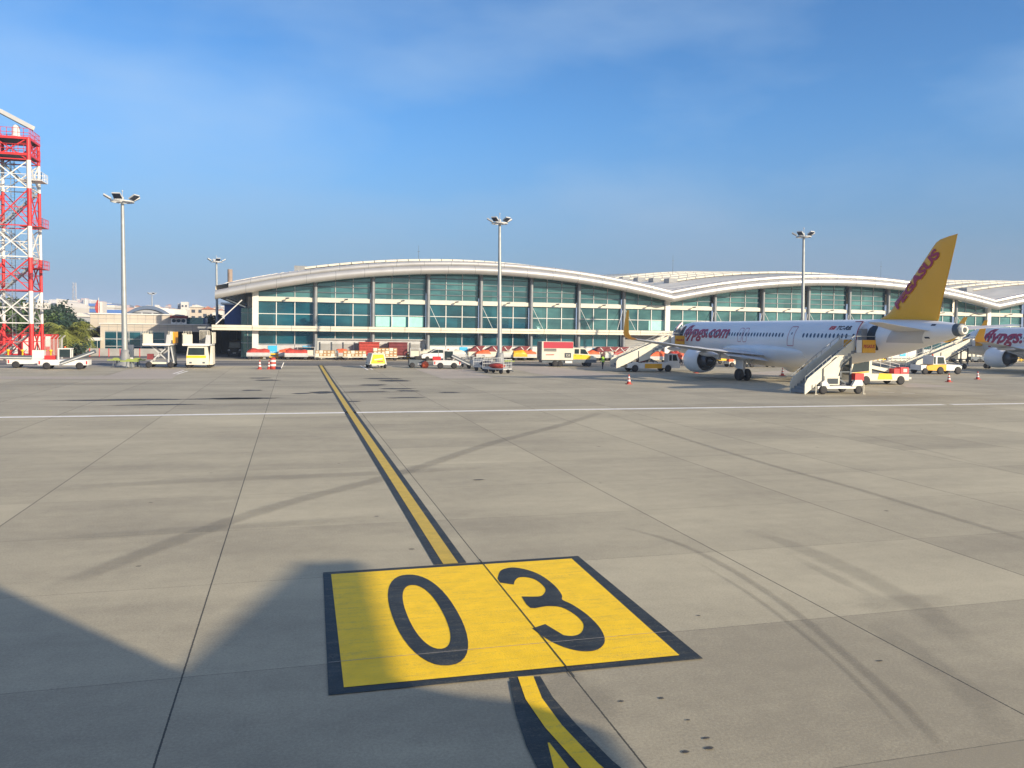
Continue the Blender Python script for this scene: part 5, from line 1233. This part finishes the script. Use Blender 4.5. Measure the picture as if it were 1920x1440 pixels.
CA = [(485, 120, 3.2, 'red', 'red-covered baggage cart at the left end of the row, by the white corner column'), (540, 121, 2.6, 'orange', 'orange and yellow covered baggage cart right of the first ISG sign'), (556, 118.6, 3.2, 'red', 'low red-covered baggage cart in front of the dark one'), (574, 121, 2.4, 'frame', 'dark framed baggage cart left of the second blue sign'),
      (641, 121.3, 2.0, 'orange', 'orange-covered baggage cart between two carton carts'), (692, 121.1, 2.9, 'tallred', 'tall bright red container cart behind the carton carts'), (746, 121.1, 2.7, 'tallbrown', 'tall brown ribbed container cart right of the yellow power unit'), (778, 120, 1.5, 'frame', 'small framed cart loaded with pale goods, right of the brown container'),
      (799, 120.8, 2.4, 'white', 'white-covered baggage cart behind the white car nose'), (856, 119.5, 2.9, 'white', 'white-covered baggage cart right of the white car'), (893, 120.5, 2.6, 'maroon', 'dark canopied cart left of the middle mast'), (906, 119.4, 2.4, 'orange', 'orange net covered cart left of the middle mast'), (924, 121, 2.7, 'maroon', 'maroon canopied cart just left of the middle mast'),
      (945, 121, 2.5, 'maroon', 'maroon canopied cart just right of the middle mast'), (955, 119.6, 2.3, 'white', 'pale covered cart right of the middle mast'), (976, 121, 2.8, 'maroon', 'maroon canopied cart behind the golden covered cart'), (974, 119.2, 2.2, 'yellow', 'golden yellow covered cart right of the middle mast'), (992, 119.4, 2.3, 'orange', 'orange net covered cart left of the box van'), (1008, 120, 2.0, 'frame', 'framed cart just behind the box van tail'),
      (1110, 119.6, 2.4, 'orange', 'orange net covered cart right of the box van bonnet'), (1124, 121, 3.0, 'maroon', 'maroon canopied cart, left of three behind the green vest person'), (1142, 120.8, 3.0, 'maroon', 'maroon canopied cart, middle of three behind the green vest person'), (1162, 121, 3.0, 'maroon', 'maroon canopied cart, right of three behind the green vest person'), (1146, 119.0, 2.5, 'white', 'pale covered cart right of the green vest person'), (1162, 118.8, 2.6, 'red', 'red netted cart beside the foot of the stairs truck'),
      (1233, 112, 3.4, 'orange', 'orange-covered cart seen above the stairs truck cab'), (1296, 112, 4.2, 'orange', 'orange-covered cart left of the nearest jet engine'), (1265, 113, 2.0, 'red', 'red-covered cart behind the person in orange vest')]
for (px, dp, L_, kd, lab) in CA: cart(px, dp, L_, kd, lab, hgt=2.1 if kd in ('orange', 'red') and px > 1200 else 1.9)
for q, (px, dp, L_, ca_, rows) in enumerate(((613, 117.5, 3.4, 'left', 2), (665, 117.3, 3.4, 'middle', 2), (722, 117.0, 3.6, 'right', 3))):
    t = cart(px, dp, L_, 'card', 'flat baggage cart loaded with brown cartons, %s of three' % ca_)
    nb = 6; bx = (L_-.2)/nb; x0 = t.location.x-L_/2+.1; proto = None
    for r_ in range(rows):
        for k in range(nb):
            m_ = 'cream' if (k*3+r_*5+q) % 4 == 0 else 'card'
            o = B().box(-bx/2+.02, bx/2-.02, -.55, .55, 0, .40).box(-bx/2+.08, bx/2-.1, -.56, -.551, .12, .28).build('carton', m_, None, (x0+bx*(k+.5), dp, .56+.41*r_))
            B().box(-bx/2+.10, bx/2-.14, -.57, -.561, .13, .27).build('label_sheet', 'cream', o)
            tag(o, '%s carton on the %s carton cart, %s row, %s from the left' % ('white' if m_ == 'cream' else 'brown', ca_, ('bottom', 'second', 'top')[r_], ('first', 'second', 'third', 'fourth', 'fifth', 'sixth')[k]), 'carton', 'cartons stacked on the flat baggage carts')
# more pieces under the nearest airliner
t = thing('belt_loader', 'pale belt loader standing behind the main wheels of the nearest airliner', 'belt loader', (FX(1425, 98), 98, .012), 0, 'belt loaders parked on the apron')
B().box(-2.2, 2.2, -.8, .8, .5, .75).build('chassis', 'cream', t); B().bar((-2.6, 0, 1.35), (2.4, 0, 1.2), .9, .22).build('conveyor_belt', 'cream', t)
for xx in (-1.6, 1.7):
    for sd in (-1, 1): wheel(t, xx, sd*.75, .36, .24)
t = thing('belt_loader', 'small belt loader with orange motor between jet engine and main wheels', 'belt loader', (FX(1380, 98), 98, .012), 0, 'belt loaders parked on the apron')
B().prism([(-1.3, .4), (1.5, .4), (1.2, .9), (-1.3, .75)], -.7, .7).build('chassis', 'cream', t); B().bar((-1.6, 0, 1.5), (1.6, 0, 1.35), .8, .22).build('conveyor_belt', 'cream', t); B().box(-1.35, -.7, -.75, 0, .76, 1.25).build('motor', 'orange', t)
for xx in (-.9, 1.0):
    for sd in (-1, 1): wheel(t, xx, sd*.7, .34, .22)
for k, (px, w_, lab) in enumerate(((1353, .75, 'yellow generator box seen under the wing root, left of three'), (1411, .6, 'yellow generator box right of the main wheels, middle of three'), (1436, 1.4, 'wide yellow generator box at the right of three under the fuselage'))):
    t = thing('generator_unit', lab, 'generator', (FX(px, 108), 108, .012), 0, 'yellow generator units behind the nearest airliner')
    B().box(-w_, w_, -.7, .7, .5, 1.9 if k == 0 else 1.5).build('body', 'yellow', t); B().box(-w_+.1, w_-.1, -.6, .6, .35, .5).build('chassis', 'dsteel', t)
    for xx in (-w_+.3, w_-.3): wheel(t, xx, -.55, .3, .2)
# baggage tractor left of the belt loader
x, y = GP(785, 690); t = thing('baggage_tractor', 'dark baggage tractor with two wheels left of the small belt loader', 'baggage tractor', (x, y+.6, .012))
B().prism([(-1.1, .3), (.9, .3), (.9, .85), (0, .95), (-1.1, .95)], -.6, .6).build('body', 'dsteel', t); B().box(-.35, .35, -.45, .45, .96, 1.35).build('seat', 'black', t)
B().box(-.1, .7, -.63, -.605, .35, .55).build('bumper', 'white', t)
for xx in (-.75, .6):
    for sd in (-1, 1): wheel(t, xx, sd*.55, .32, .22, 'lgrey')
x, y = GP(798, 690.5); luggage('parcel_bundle', 'small orange and brown bundle right of the dark tractor', 'bundle', x, y+.3, .012, 'orange', .9, .8, .8)
# tripod stands (yellow-green work stands)
for (px, py, lab) in ((218, 688, 'green work stand left of the left mast base'), (243, 690.5, 'green work stand touching the right side of the left mast base'), (257, 688, 'green work stand right of the left mast base'), (951, 689, 'green work stand right of the middle mast')):
    x, y = GP(px, py); t = thing('work_stand', lab, 'work stand', (x, y, .012), 0, 'green work stands beside the masts'); b = B()
    for sx, sy in ((-.3, -.3), (.3, -.3), (0, .35)): b.tube((sx, sy, 0), (sx*.7, sy*.7, .7), .06, n=6)
    b.build('leg', 'dsteel', t); B().box(-.85, .85, -.35, .35, .7, .82).prism([(-.4, .82), (.5, .82), (.2, 1.0), (-.2, 1.0)], -.2, .2).build('top', 'green', t)
tag(B().box(-.45, .45, -.3, .3, 0, 2.4).box(-.4, -.3, -.31, -.305, .2, 2.2).build('electric_cabinet', 'white', None, (FX(242, 98), 98, .012)), 'tall white electric cabinet behind the left mast base', 'cabinet')
# ---------------------------------------------------------------- people
def person(label, x, y, rz, vest, h=1.74, step=.12):
    k = h/1.74; V = [(0, 0, .93), (0, 0, 1.15), (0, 0, 1.38), (0, 0, 1.50), (0, .0, 1.58), (0, .01, 1.66)]
    Rr = [(.16, .12), (.15, .11), (.17, .12), (.07, .07), (.09, .10), (.085, .095)]; E_ = [(0, 1), (1, 2), (2, 3), (3, 4), (4, 5)]
    def chain(root, pts):
        p = root
        for q, r in pts: V.append(q); Rr.append(r); E_.append((p, len(V)-1)); p = len(V)-1
    for s in (-1, 1):
        chain(0, [((s*.10, s*step*.2, .85), (.10, .11)), ((s*.11, s*step*.7, .48), (.065, .07)), ((s*.11, s*step, .09), (.045, .05)), ((s*.12, s*step+.14, .04), (.045, .035))])
        chain(2, [((s*.20, 0, 1.40), (.065, .065)), ((s*.25, -s*.05, 1.12), (.048, .048)), ((s*.27, .08-s*.05, .88), (.035, .035)), ((s*.27, .12-s*.05, .79), (.035, .022))])
    me = bpy.data.meshes.new('person'); me.from_pydata([(a*k, b*k, c*k) for a, b, c in V], E_, []); o = bpy.data.objects.new('person', me); col.objects.link(o)
    m = o.modifiers.new('s', 'SKIN'); 
    for i, r in enumerate(Rr): me.skin_vertices[0].data[i].radius = (r[0]*k, r[1]*k)
    me.skin_vertices[0].data[0].use_root = True
    m2 = o.modifiers.new('u', 'SUBSURF'); m2.levels = 2; m2.render_levels = 2
    dg = bpy.context.evaluated_depsgraph_get(); nm = bpy.data.meshes.new_from_object(o.evaluated_get(dg)); o.modifiers.clear(); o.data = nm; bpy.data.meshes.remove(me)
    for mm in ('navy', vest, 'skin', 'hair'): nm.materials.append(W_[mm])
    for p in nm.polygons:
        c = p.center/k; p.use_smooth = True
        p.material_index = 0 if c.z < .92 and abs(c.x) < .19 else (2 if (c.z > 1.51 or (c.z < .95 and abs(c.x) > .19)) else 1)
        if c.z > 1.66 or (c.z > 1.58 and c.y < -.02): p.material_index = 3
        if 1.10 < c.z < 1.42 and abs(c.x) > .21: p.material_index = 0
    o.location = (x, y, .012); o.rotation_euler = (0, 0, rz)
    v = B().rings([[(q*(.19)*cos(a)*k, q*.145*sin(a)*k, z*k) for a in [2*pi*i/14 for i in range(14)]] for z, q in ((.86, 1.0), (1.1, .97), (1.3, 1.04), (1.42, .95), (1.46, .6))], cap=False).build('safety_vest', vest, o)
    B().rings([[(.195*1.0*cos(a)*k, .15*sin(a)*k, z*k) for a in [2*pi*i/14 for i in range(14)]] for z in (1.02, 1.07)], cap=False).build('reflective_stripe', 'lgrey', v)
    return tag(o, label, 'person', 'ground staff on the apron')
g = GP(1130, 692.5); person('person in green high-visibility vest and dark trousers walking by the stairs truck', g[0], g[1], R(20), 'hivis')
g = GP(1277, 684.5); person('person in orange high-visibility vest standing left of the nearest jet engine', g[0], g[1], R(100), 'orv')

# ---------------------------------------------------------------- trees
def tree(label, cat, x, y, h, r, m, name='broadleaf_tree', n=2600, leaf=.34, conical=False, group='trees behind the radar tower'):
    rnd = random.Random(int(x*31+y)); t = thing(name, label, cat, (x, y, 0), 0, group)
    b = B().tube((0, 0, 0), (.1, 0, h*.55), .22, .10, n=8)
    for k in range(5): a = k*1.3; b.tube((.05, 0, h*(.3+.06*k)), (r*.6*cos(a), r*.6*sin(a), h*(.5+.08*k)), .08, .03, n=5)
    b.build('trunk', 'bark', t); cl = []
    for k in range(34):
        a = rnd.uniform(0, 2*pi); zz = rnd.uniform(.0, 1); rr = r*(rnd.uniform(.2, .95) if not conical else (1-zz)*rnd.uniform(.3, 1)+.1)*(1 if conical else sqrt(max(.1, 1-(zz-.4)**2*2))); cl.append((rr*cos(a), rr*sin(a), h*(.22+.72*zz), r*rnd.uniform(.22, .42)))
    vs, fs = [], []
    for i in range(n):
        c = rnd.choice(cl); d = Vector((rnd.gauss(0, 1), rnd.gauss(0, 1), rnd.gauss(0, 1))).normalized()*c[3]*rnd.uniform(.55, 1.05); p = Vector(c[:3])+d
        u = Vector((rnd.gauss(0, 1), rnd.gauss(0, 1), rnd.gauss(0, .6))).normalized(); v = u.cross(Vector((rnd.gauss(0, 1), rnd.gauss(0, 1), rnd.gauss(0, 1)))).normalized(); s = leaf*rnd.uniform(.6, 1.3)
        q = len(vs); vs += [p-u*s, p+v*s*.45, p+u*s, p-v*s*.45]; fs.append((q, q+1, q+2, q+3))
    B().add(vs, fs).build('crown', m, t); return t
def palm(label, x, y, h, r, nf=46):
    rnd = random.Random(int(x*11)); t = thing('palm_tree', label, 'palm tree', (x, y, 0), 0, 'palm trees beside the annex')
    B().tube((0, 0, 0), (0, 0, h), .32, .26, n=10).build('trunk', 'bark', t); b = B()
    for k in range(nf):
        a = rnd.uniform(0, 2*pi); up = rnd.uniform(-.25, 1.1); L_ = r*rnd.uniform(.8, 1.15); prev = None; d = Vector((cos(a), sin(a), 0)); sd_ = Vector((-sin(a), cos(a), 0))
        for j in range(13):
            u = j/12; p = Vector((0, 0, h-.1))+d*L_*(u*cos(up*.8)*(1-.15*u)+.02)+Vector((0, 0, L_*(sin(up)*u*1.1-.85*u*u*(.6+.4*cos(up)))))
            if prev is not None:
                b.bar(prev, p, .05, .04)
                for s in (-1, 1):
                    for w_ in (0, .5):
                        p1 = prev+(p-prev)*w_; tip = p1+sd_*s*L_*.26*sin(pi*min(1, u*.9+.12))+d*L_*.10+Vector((0, 0, -.10*L_*rnd.uniform(.4, 1.5))); q = (p-prev).normalized()*.07
                        b.add([p1-q, p1+q, tip], [(0, 1, 2)])
            prev = p
    b.build('crown', 'palm', t)
palm('large green palm tree between the red shelter and the glass kiosk', FX(128, 133), 133, 3.3, 4.9, 64)
palm('second palm tree half behind the annex corner', FX(160, 148), 148, 4.2, 3.6, 34)
for px, Y_, h, r, m, con, lab in ((98, 165, 8.2, 3.4, 'leafd', True, 'dark conical tree, left of the pair above the large palm'), (120, 170, 8.6, 3.4, 'leafd', True, 'dark conical tree, right of the pair above the large palm'), (80, 150, 6.4, 3.4, 'leaf', False, 'light green tree just right of the radar tower leg'), (35, 150, 8.4, 5.0, 'leaf', False, 'broad green tree behind the radar tower legs'), (8, 140, 7.5, 4.0, 'leaf', False, 'green tree behind the radar tower at the picture edge'), (60, 158, 7.0, 3.8, 'leafd', False, 'darker green tree behind the right leg of the radar tower'), (145, 160, 5.6, 3.2, 'leafd', False, 'low dark tree between conical trees and annex'), (108, 146, 5.0, 3.0, 'leafd', False, 'low dark tree behind the large palm'), (172, 158, 5.2, 2.2, 'leafd', False, 'dark shrub-like tree behind the awning')):
    tree(lab, 'tree', FX(px, Y_), Y_, h, r, m, conical=con)
tree('dark round tree between annex roof and dark hall', 'tree', FX(404, 172), 172, 6.4, 3.0, 'leafd')
for k, px in enumerate((70, 88, 118, 140, 150)):
    Y_ = 130+(k % 2)*3; o = tree('low green shrub beneath the palm, %s from left' % ('first', 'second', 'third', 'fourth', 'fifth')[k], 'shrub', FX(px, Y_), Y_, 1.7, 1.3, 'leafd', 'shrub', 500, .2, False, 'shrubs beneath the palms')

# ---------------------------------------------------------------- town beyond
W_['tslate'] = mat('slate_edge', (.10, .14, .22), .6, var=.05, scale=.05); W_['tw'] = mat('town_white', (.60, .57, .52), .8, var=.06, scale=.05); W_['tc'] = mat('town_cream', (.52, .45, .36), .8, var=.06, scale=.05); W_['tg'] = mat('town_grey', (.34, .35, .37), .8, var=.08, scale=.05)
W_['tp'] = mat('town_pink', (.48, .34, .30), .8, var=.06, scale=.05); W_['tblue'] = mat('blue_roof', (.07, .16, .42), .6, var=.06, scale=.05); W_['tred'] = mat('red_tile_roof', (.36, .13, .08), .8, var=.1, scale=.1); W_['tdark'] = mat('window_dark', (.05, .06, .08), .3)
def house(name, label, cat, px0, px1, ytop, Y_, m='tw', group=None, floors=None, roof=None, zb=0, depth=None, win=True):
    x0, x1 = FX(px0, Y_), FX(px1, Y_); z = FZ((px0+px1)/2, ytop, Y_); d = depth or max(8, (x1-x0)*.8)
    b = B().box(x0, x1, Y_, Y_+d, zb, z)
    if win:
        w_ = b.mi(1); fh = 3.1 if Y_ < 900 else 6.0; nf = max(1, int((z-zb-1)/fh)); nc = max(2, int((x1-x0)/(3.6 if Y_ < 900 else 9)))
        for f in range(max(0, nf-12), nf):
            for c in range(nc): xx = x0+(x1-x0)*(c+.25)/nc; w_.box(xx, xx+(x1-x0)*.5/nc, Y_-.15, Y_-.05, zb+fh*f+1.0+(z-zb-nf*fh)*.5, zb+fh*f+fh*.8+(z-zb-nf*fh)*.5)
    o = b.build(name, [m, 'tdark']); tag(o, label, cat, group)
    if roof:
        B().prism([(x0-.6, z), (x1+.6, z), ((x0+x1)/2, z+min(2.5, (x1-x0)*.2))], Y_-.5, Y_+d+.5).build('roof', roof, o)
    return o
# middle distance, each one recognisable
house('factory_hall', 'large white factory hall behind the radar tower, right end curved', 'factory', -40, 108, 567, 330, 'tw')
Yh = 325; xh0, xh1 = FX(106, Yh), FX(130, Yh); zh_ = FZ(115, 562, Yh); o = B().prism([(xh0, 0), (xh1, 0), (xh1, zh_-2.5), (xh1-1.5, zh_-.8), (xh1-4, zh_-.05), (xh0, zh_+.4)], Yh, Yh+30).build('curved_hall', 'tw'); tag(o, 'white hall with rounded roof corner above the conical trees', 'factory')
B().box(xh1-2.6, xh1+.0, Yh-.1, Yh-.02, 0, zh_-3.5).build('side_wall', 'tg', o)
house('orange_house', 'orange-brown low house left of the conical trees', 'house', 84, 103, 592, 260, 'tc', roof='tred')
house('warehouse', 'grey gabled warehouse right of the conical trees', 'warehouse', 128, 172, 594, 300, 'tg', roof='tw', win=False)
for k, (a, b_, yt, Y_, lab) in enumerate(((130, 182, 585, 420, 'long blue-roofed shed left of the flag'), (184, 228, 587, 400, 'blue-roofed shed right of the flag'), (168, 205, 574, 520, 'grey-blue office block behind the flag'), (196, 214, 577, 500, 'pale office block right of the flag'))):
    x0, x1 = FX(a, Y_), FX(b_, Y_); z = FZ(a, yt, Y_); o = B().box(x0, x1, Y_, Y_+25, 0, z).build('shed', ('tw', 'tw', 'tg', 'tw')[k]); tag(o, lab, 'shed')
    B().box(x0-.4, x1+.4, Y_-.6, Y_+25.4, z+.01, z+1.6).build('roof', 'tblue' if k < 3 else 'tw', o); w_ = B()
    for c in range(9): xx = x0+(x1-x0)*(c+.2)/9; w_.box(xx, xx+(x1-x0)*.07, Y_-.12, Y_-.02, z-3, z-1.4)
    w_.build('window', 'tdark', o)
fl = thing('flag_pole', 'tall pole with a large hanging red flag beyond the annex', 'flag', (FX(185, 300), 300, 0)); zf_ = FZ(185, 558, 300)
B().tube((0, 0, 0), (0, 0, zf_), .18, .1, n=8).build('pole', 'white', fl)
rf = []; 
for k in range(9): u = k/8; zz = zf_-.8-u*5.2; rf.append([(-.1-1.0*sin(pi*(u*.8+.1)), .2*sin(9*u), zz), (-.05, .1*sin(7*u), zz), (.35*sin(pi*u), .15*cos(6*u), zz)])
B().rings(rf, closed=False, cap=False).build('flag_cloth', 'redtarp', fl)
house('white_banner_block', 'narrow white block immediately right of the red flag', 'building', 187, 192, 566, 350, 'tw', win=False)
# arched hangar
Yg = 260; g0, g1 = FX(238, Yg), FX(318, Yg); gz = FZ(280, 578, Yg); base_ = FZ(280, 592, Yg); n = 24; b = B(); top = []
arc = [(g0+(g1-g0)*i/n, base_+(gz-base_)*(1-(2*i/n-1)**2)) for i in range(n+1)]
o = B().prism([(g0, 0)]+arc+[(g1, 0)], Yg, Yg+.4).build('arched_hangar', 'tg'); tag(o, 'grey hangar with blue-edged arched roof behind the annex', 'hangar')
r_ = B(); r_.rings([[(x, Yg-.5, z+.02) for x, z in arc], [(x, Yg-.5, z+.7) for x, z in arc], [(x, Yg+50, z+.7) for x, z in arc]], closed=False, cap=False); r_.build('roof', 'tw', o)
e_ = B(); e_.rings([[(x, Yg-.6, z-.25) for x, z in arc], [(x, Yg-.6, z+.75) for x, z in arc]], closed=False, cap=False); e_.build('roof_edge', 'tslate', o); w_ = B()
for c in range(12):
    if c % 4 == 3: continue
    xx = g0+(g1-g0)*(c+2)/16; w_.box(xx, xx+.9, Yg-.15, Yg-.02, base_-1.2, base_+.9)
w_.build('window', 'tdark', o)
house('brick_block', 'reddish block left of the arched hangar', 'building', 238, 252, 577, 330, 'tp')
house('long_shed', 'pale long-roofed shed right of the arched hangar', 'shed', 312, 350, 580, 270, 'tw', win=False)
house('apartment_tower', 'white apartment tower right of the arched hangar, the taller of two', 'building', 339, 352, 566, 640, 'tw')
house('apartment_tower', 'grey-shaded apartment tower left half of the twin towers', 'building', 333, 340, 569, 650, 'tg')
house('villa', 'cream villa with terraces right of the twin apartment towers', 'house', 356, 382, 576, 420, 'tc', roof='tw')
house('villa', 'cream four-storey villa left of the tall thin mast', 'house', 378, 403, 580, 400, 'tc', roof='tred')
house('villa', 'white low villa between the tall thin mast and the dark hall', 'house', 398, 418, 586, 390, 'tw')
house('apartment_tower', 'pale hazy block just left of the silver eave end', 'building', 404, 412, 571, 700, 'tg')
ck = thing('factory_chimney', 'thin white factory chimney right of the factory hall', 'chimney', (FX(160, 900), 900, 0)); B().tube((0, 0, 0), (0, 0, FZ(160, 560, 900)), 1.6, 1.1, n=10).build('shaft', 'tw', ck)
pyl = thing('lattice_pylon', 'faint tall lattice pylon in the haze above the factory hall', 'pylon', (FX(140, 1700), 1700, 0)); zz = FZ(140, 530, 1700); b = B()
for sx in (-3.5, 3.5):
    for sy in (-3.5, 3.5): b.bar((sx, sy, 0), (sx*.6, sy*.6, zz), 1.0)
for k in range(9): z0, z1 = zz*k/9, zz*(k+1)/9; b.bar((-3.3, -3.5, z0), (3.0, -3.3, z1), .6); b.bar((3.3, -3.5, z0), (-3.0, -3.3, z1), .6)
b.build('lattice', 'tg', pyl)
# hillside and distant rows
hx = [(-420, 0), (-300, 24), (-210, 44), (-120, 58), (-30, 66), (40, 60), (120, 42), (220, 26), (340, 16), (600, 12), (900, 10), (1100, 0)]
Yd = 2300; bh = B(); rs = []
for dy, kz in ((-500, 0), (-250, .45), (0, 1), (300, 1.05), (700, 0)): rs.append([(x-500, Yd+dy, z*kz-1) for x, z in hx])
struct(bh.rings(rs, closed=False, cap=False).build('hills', 'far'))
rnd = random.Random(5)
for k in range(150):
    px = rnd.uniform(82, 416); row = rnd.random(); Y_ = rnd.choice((560, 640, 760, 900, 1050, 1250)) + rnd.uniform(-20, 20)
    wpx = rnd.uniform(4, 13)*(700/Y_)**.5; base_top = 583-8*(Y_-500)/900; yt = base_top-rnd.uniform(0, 5)+.0
    m_ = rnd.choice(('tw', 'tw', 'tc', 'tg', 'tp', 'tw')); rf_ = rnd.choice((None, None, 'tred'))
    house('distant_house', 'small pale house in the dense hazy town beyond the annex', 'house', px, px+wpx, yt+(0), Y_, m_, 'houses of the distant town', roof=rf_)
for k in range(70):
    px = rnd.uniform(92, 235); Y_ = rnd.uniform(1850, 2250); u = (px-92)/140
    hz = 0; X_ = FX(px, Y_)+500
    for (xa, za), (xb, zb_) in zip(hx[:-1], hx[1:]):
        if xa <= X_ <= xb: hz = za+(zb_-za)*(X_-xa)/(xb-xa)
    kz = max(0, min(1, 1-(Yd-Y_)/500)); zb0 = hz*kz-2; wd = rnd.uniform(10, 20)
    b = B().box(0, wd, 0, 12, zb0, zb0+rnd.uniform(9, 20)); o = b.build('hillside_house', rnd.choice(('tw', 'tc', 'tp')), None, (FX(px, Y_), Y_, 0)); tag(o, 'tiny faint house on the hazy hillside above the factory hall', 'house', 'faint houses on the hillside')

# ---------------------------------------------------------------- unseen silhouette behind the viewer, added to cast the shadow on the stand marking
S_ = Vector((-1.75, 2.3))
YP = -6.0
def back(px, py):
    gx, gy = GP(px, py); z = (gy-YP)/S_.y; return (gx-S_.x*z, z)
prof = [back(*p) for p in ((335, 1255), (560, 1055), (680, 1050), (745, 1278), (850, 1300), (960, 1312), (1064, 1345), (1140, 1372), (1172, 1410), (1178, 1470))]
own = thing('shadow_silhouette', 'unseen white silhouette panel behind the viewer, added to cast the foreground shadow', 'airliner')
L0 = back(0, 1098); v = back(345, 1255); dx = (L0[0]-v[0], L0[1]-v[1]); far = (v[0]+dx[0]*3.2, v[1]+dx[1]*3.2)
poly = [far]+prof
poly += [(poly[-1][0]-1.2, -.0), (far[0]-14, 0), (far[0]-14, far[1])]
B().prism(poly, YP-.35, YP+.0).build('fuselage', 'plane', own)  # flat panel traced back from the shadow outline, not a real fuselage

# ---------------------------------------------------------------- air
HZ = True
if HZ:
    hb = B().box(-2600, 3200, -300, 3400, -1.0, 95).build('haze', []); hb['kind'] = 'stuff'
    hm = bpy.data.materials.new('haze_air'); hm.use_nodes = True; n_ = hm.node_tree; n_.nodes.clear()
    ou = n_.nodes.new('ShaderNodeOutputMaterial'); pv = n_.nodes.new('ShaderNodeVolumePrincipled'); pv.inputs['Color'].default_value = (.62, .76, 1, 1); pv.inputs['Density'].default_value = .00026; pv.inputs['Anisotropy'].default_value = .0
    n_.links.new(pv.outputs[0], ou.inputs['Volume']); hb.data.materials.append(hm)
sc.cycles.volume_bounces = 1
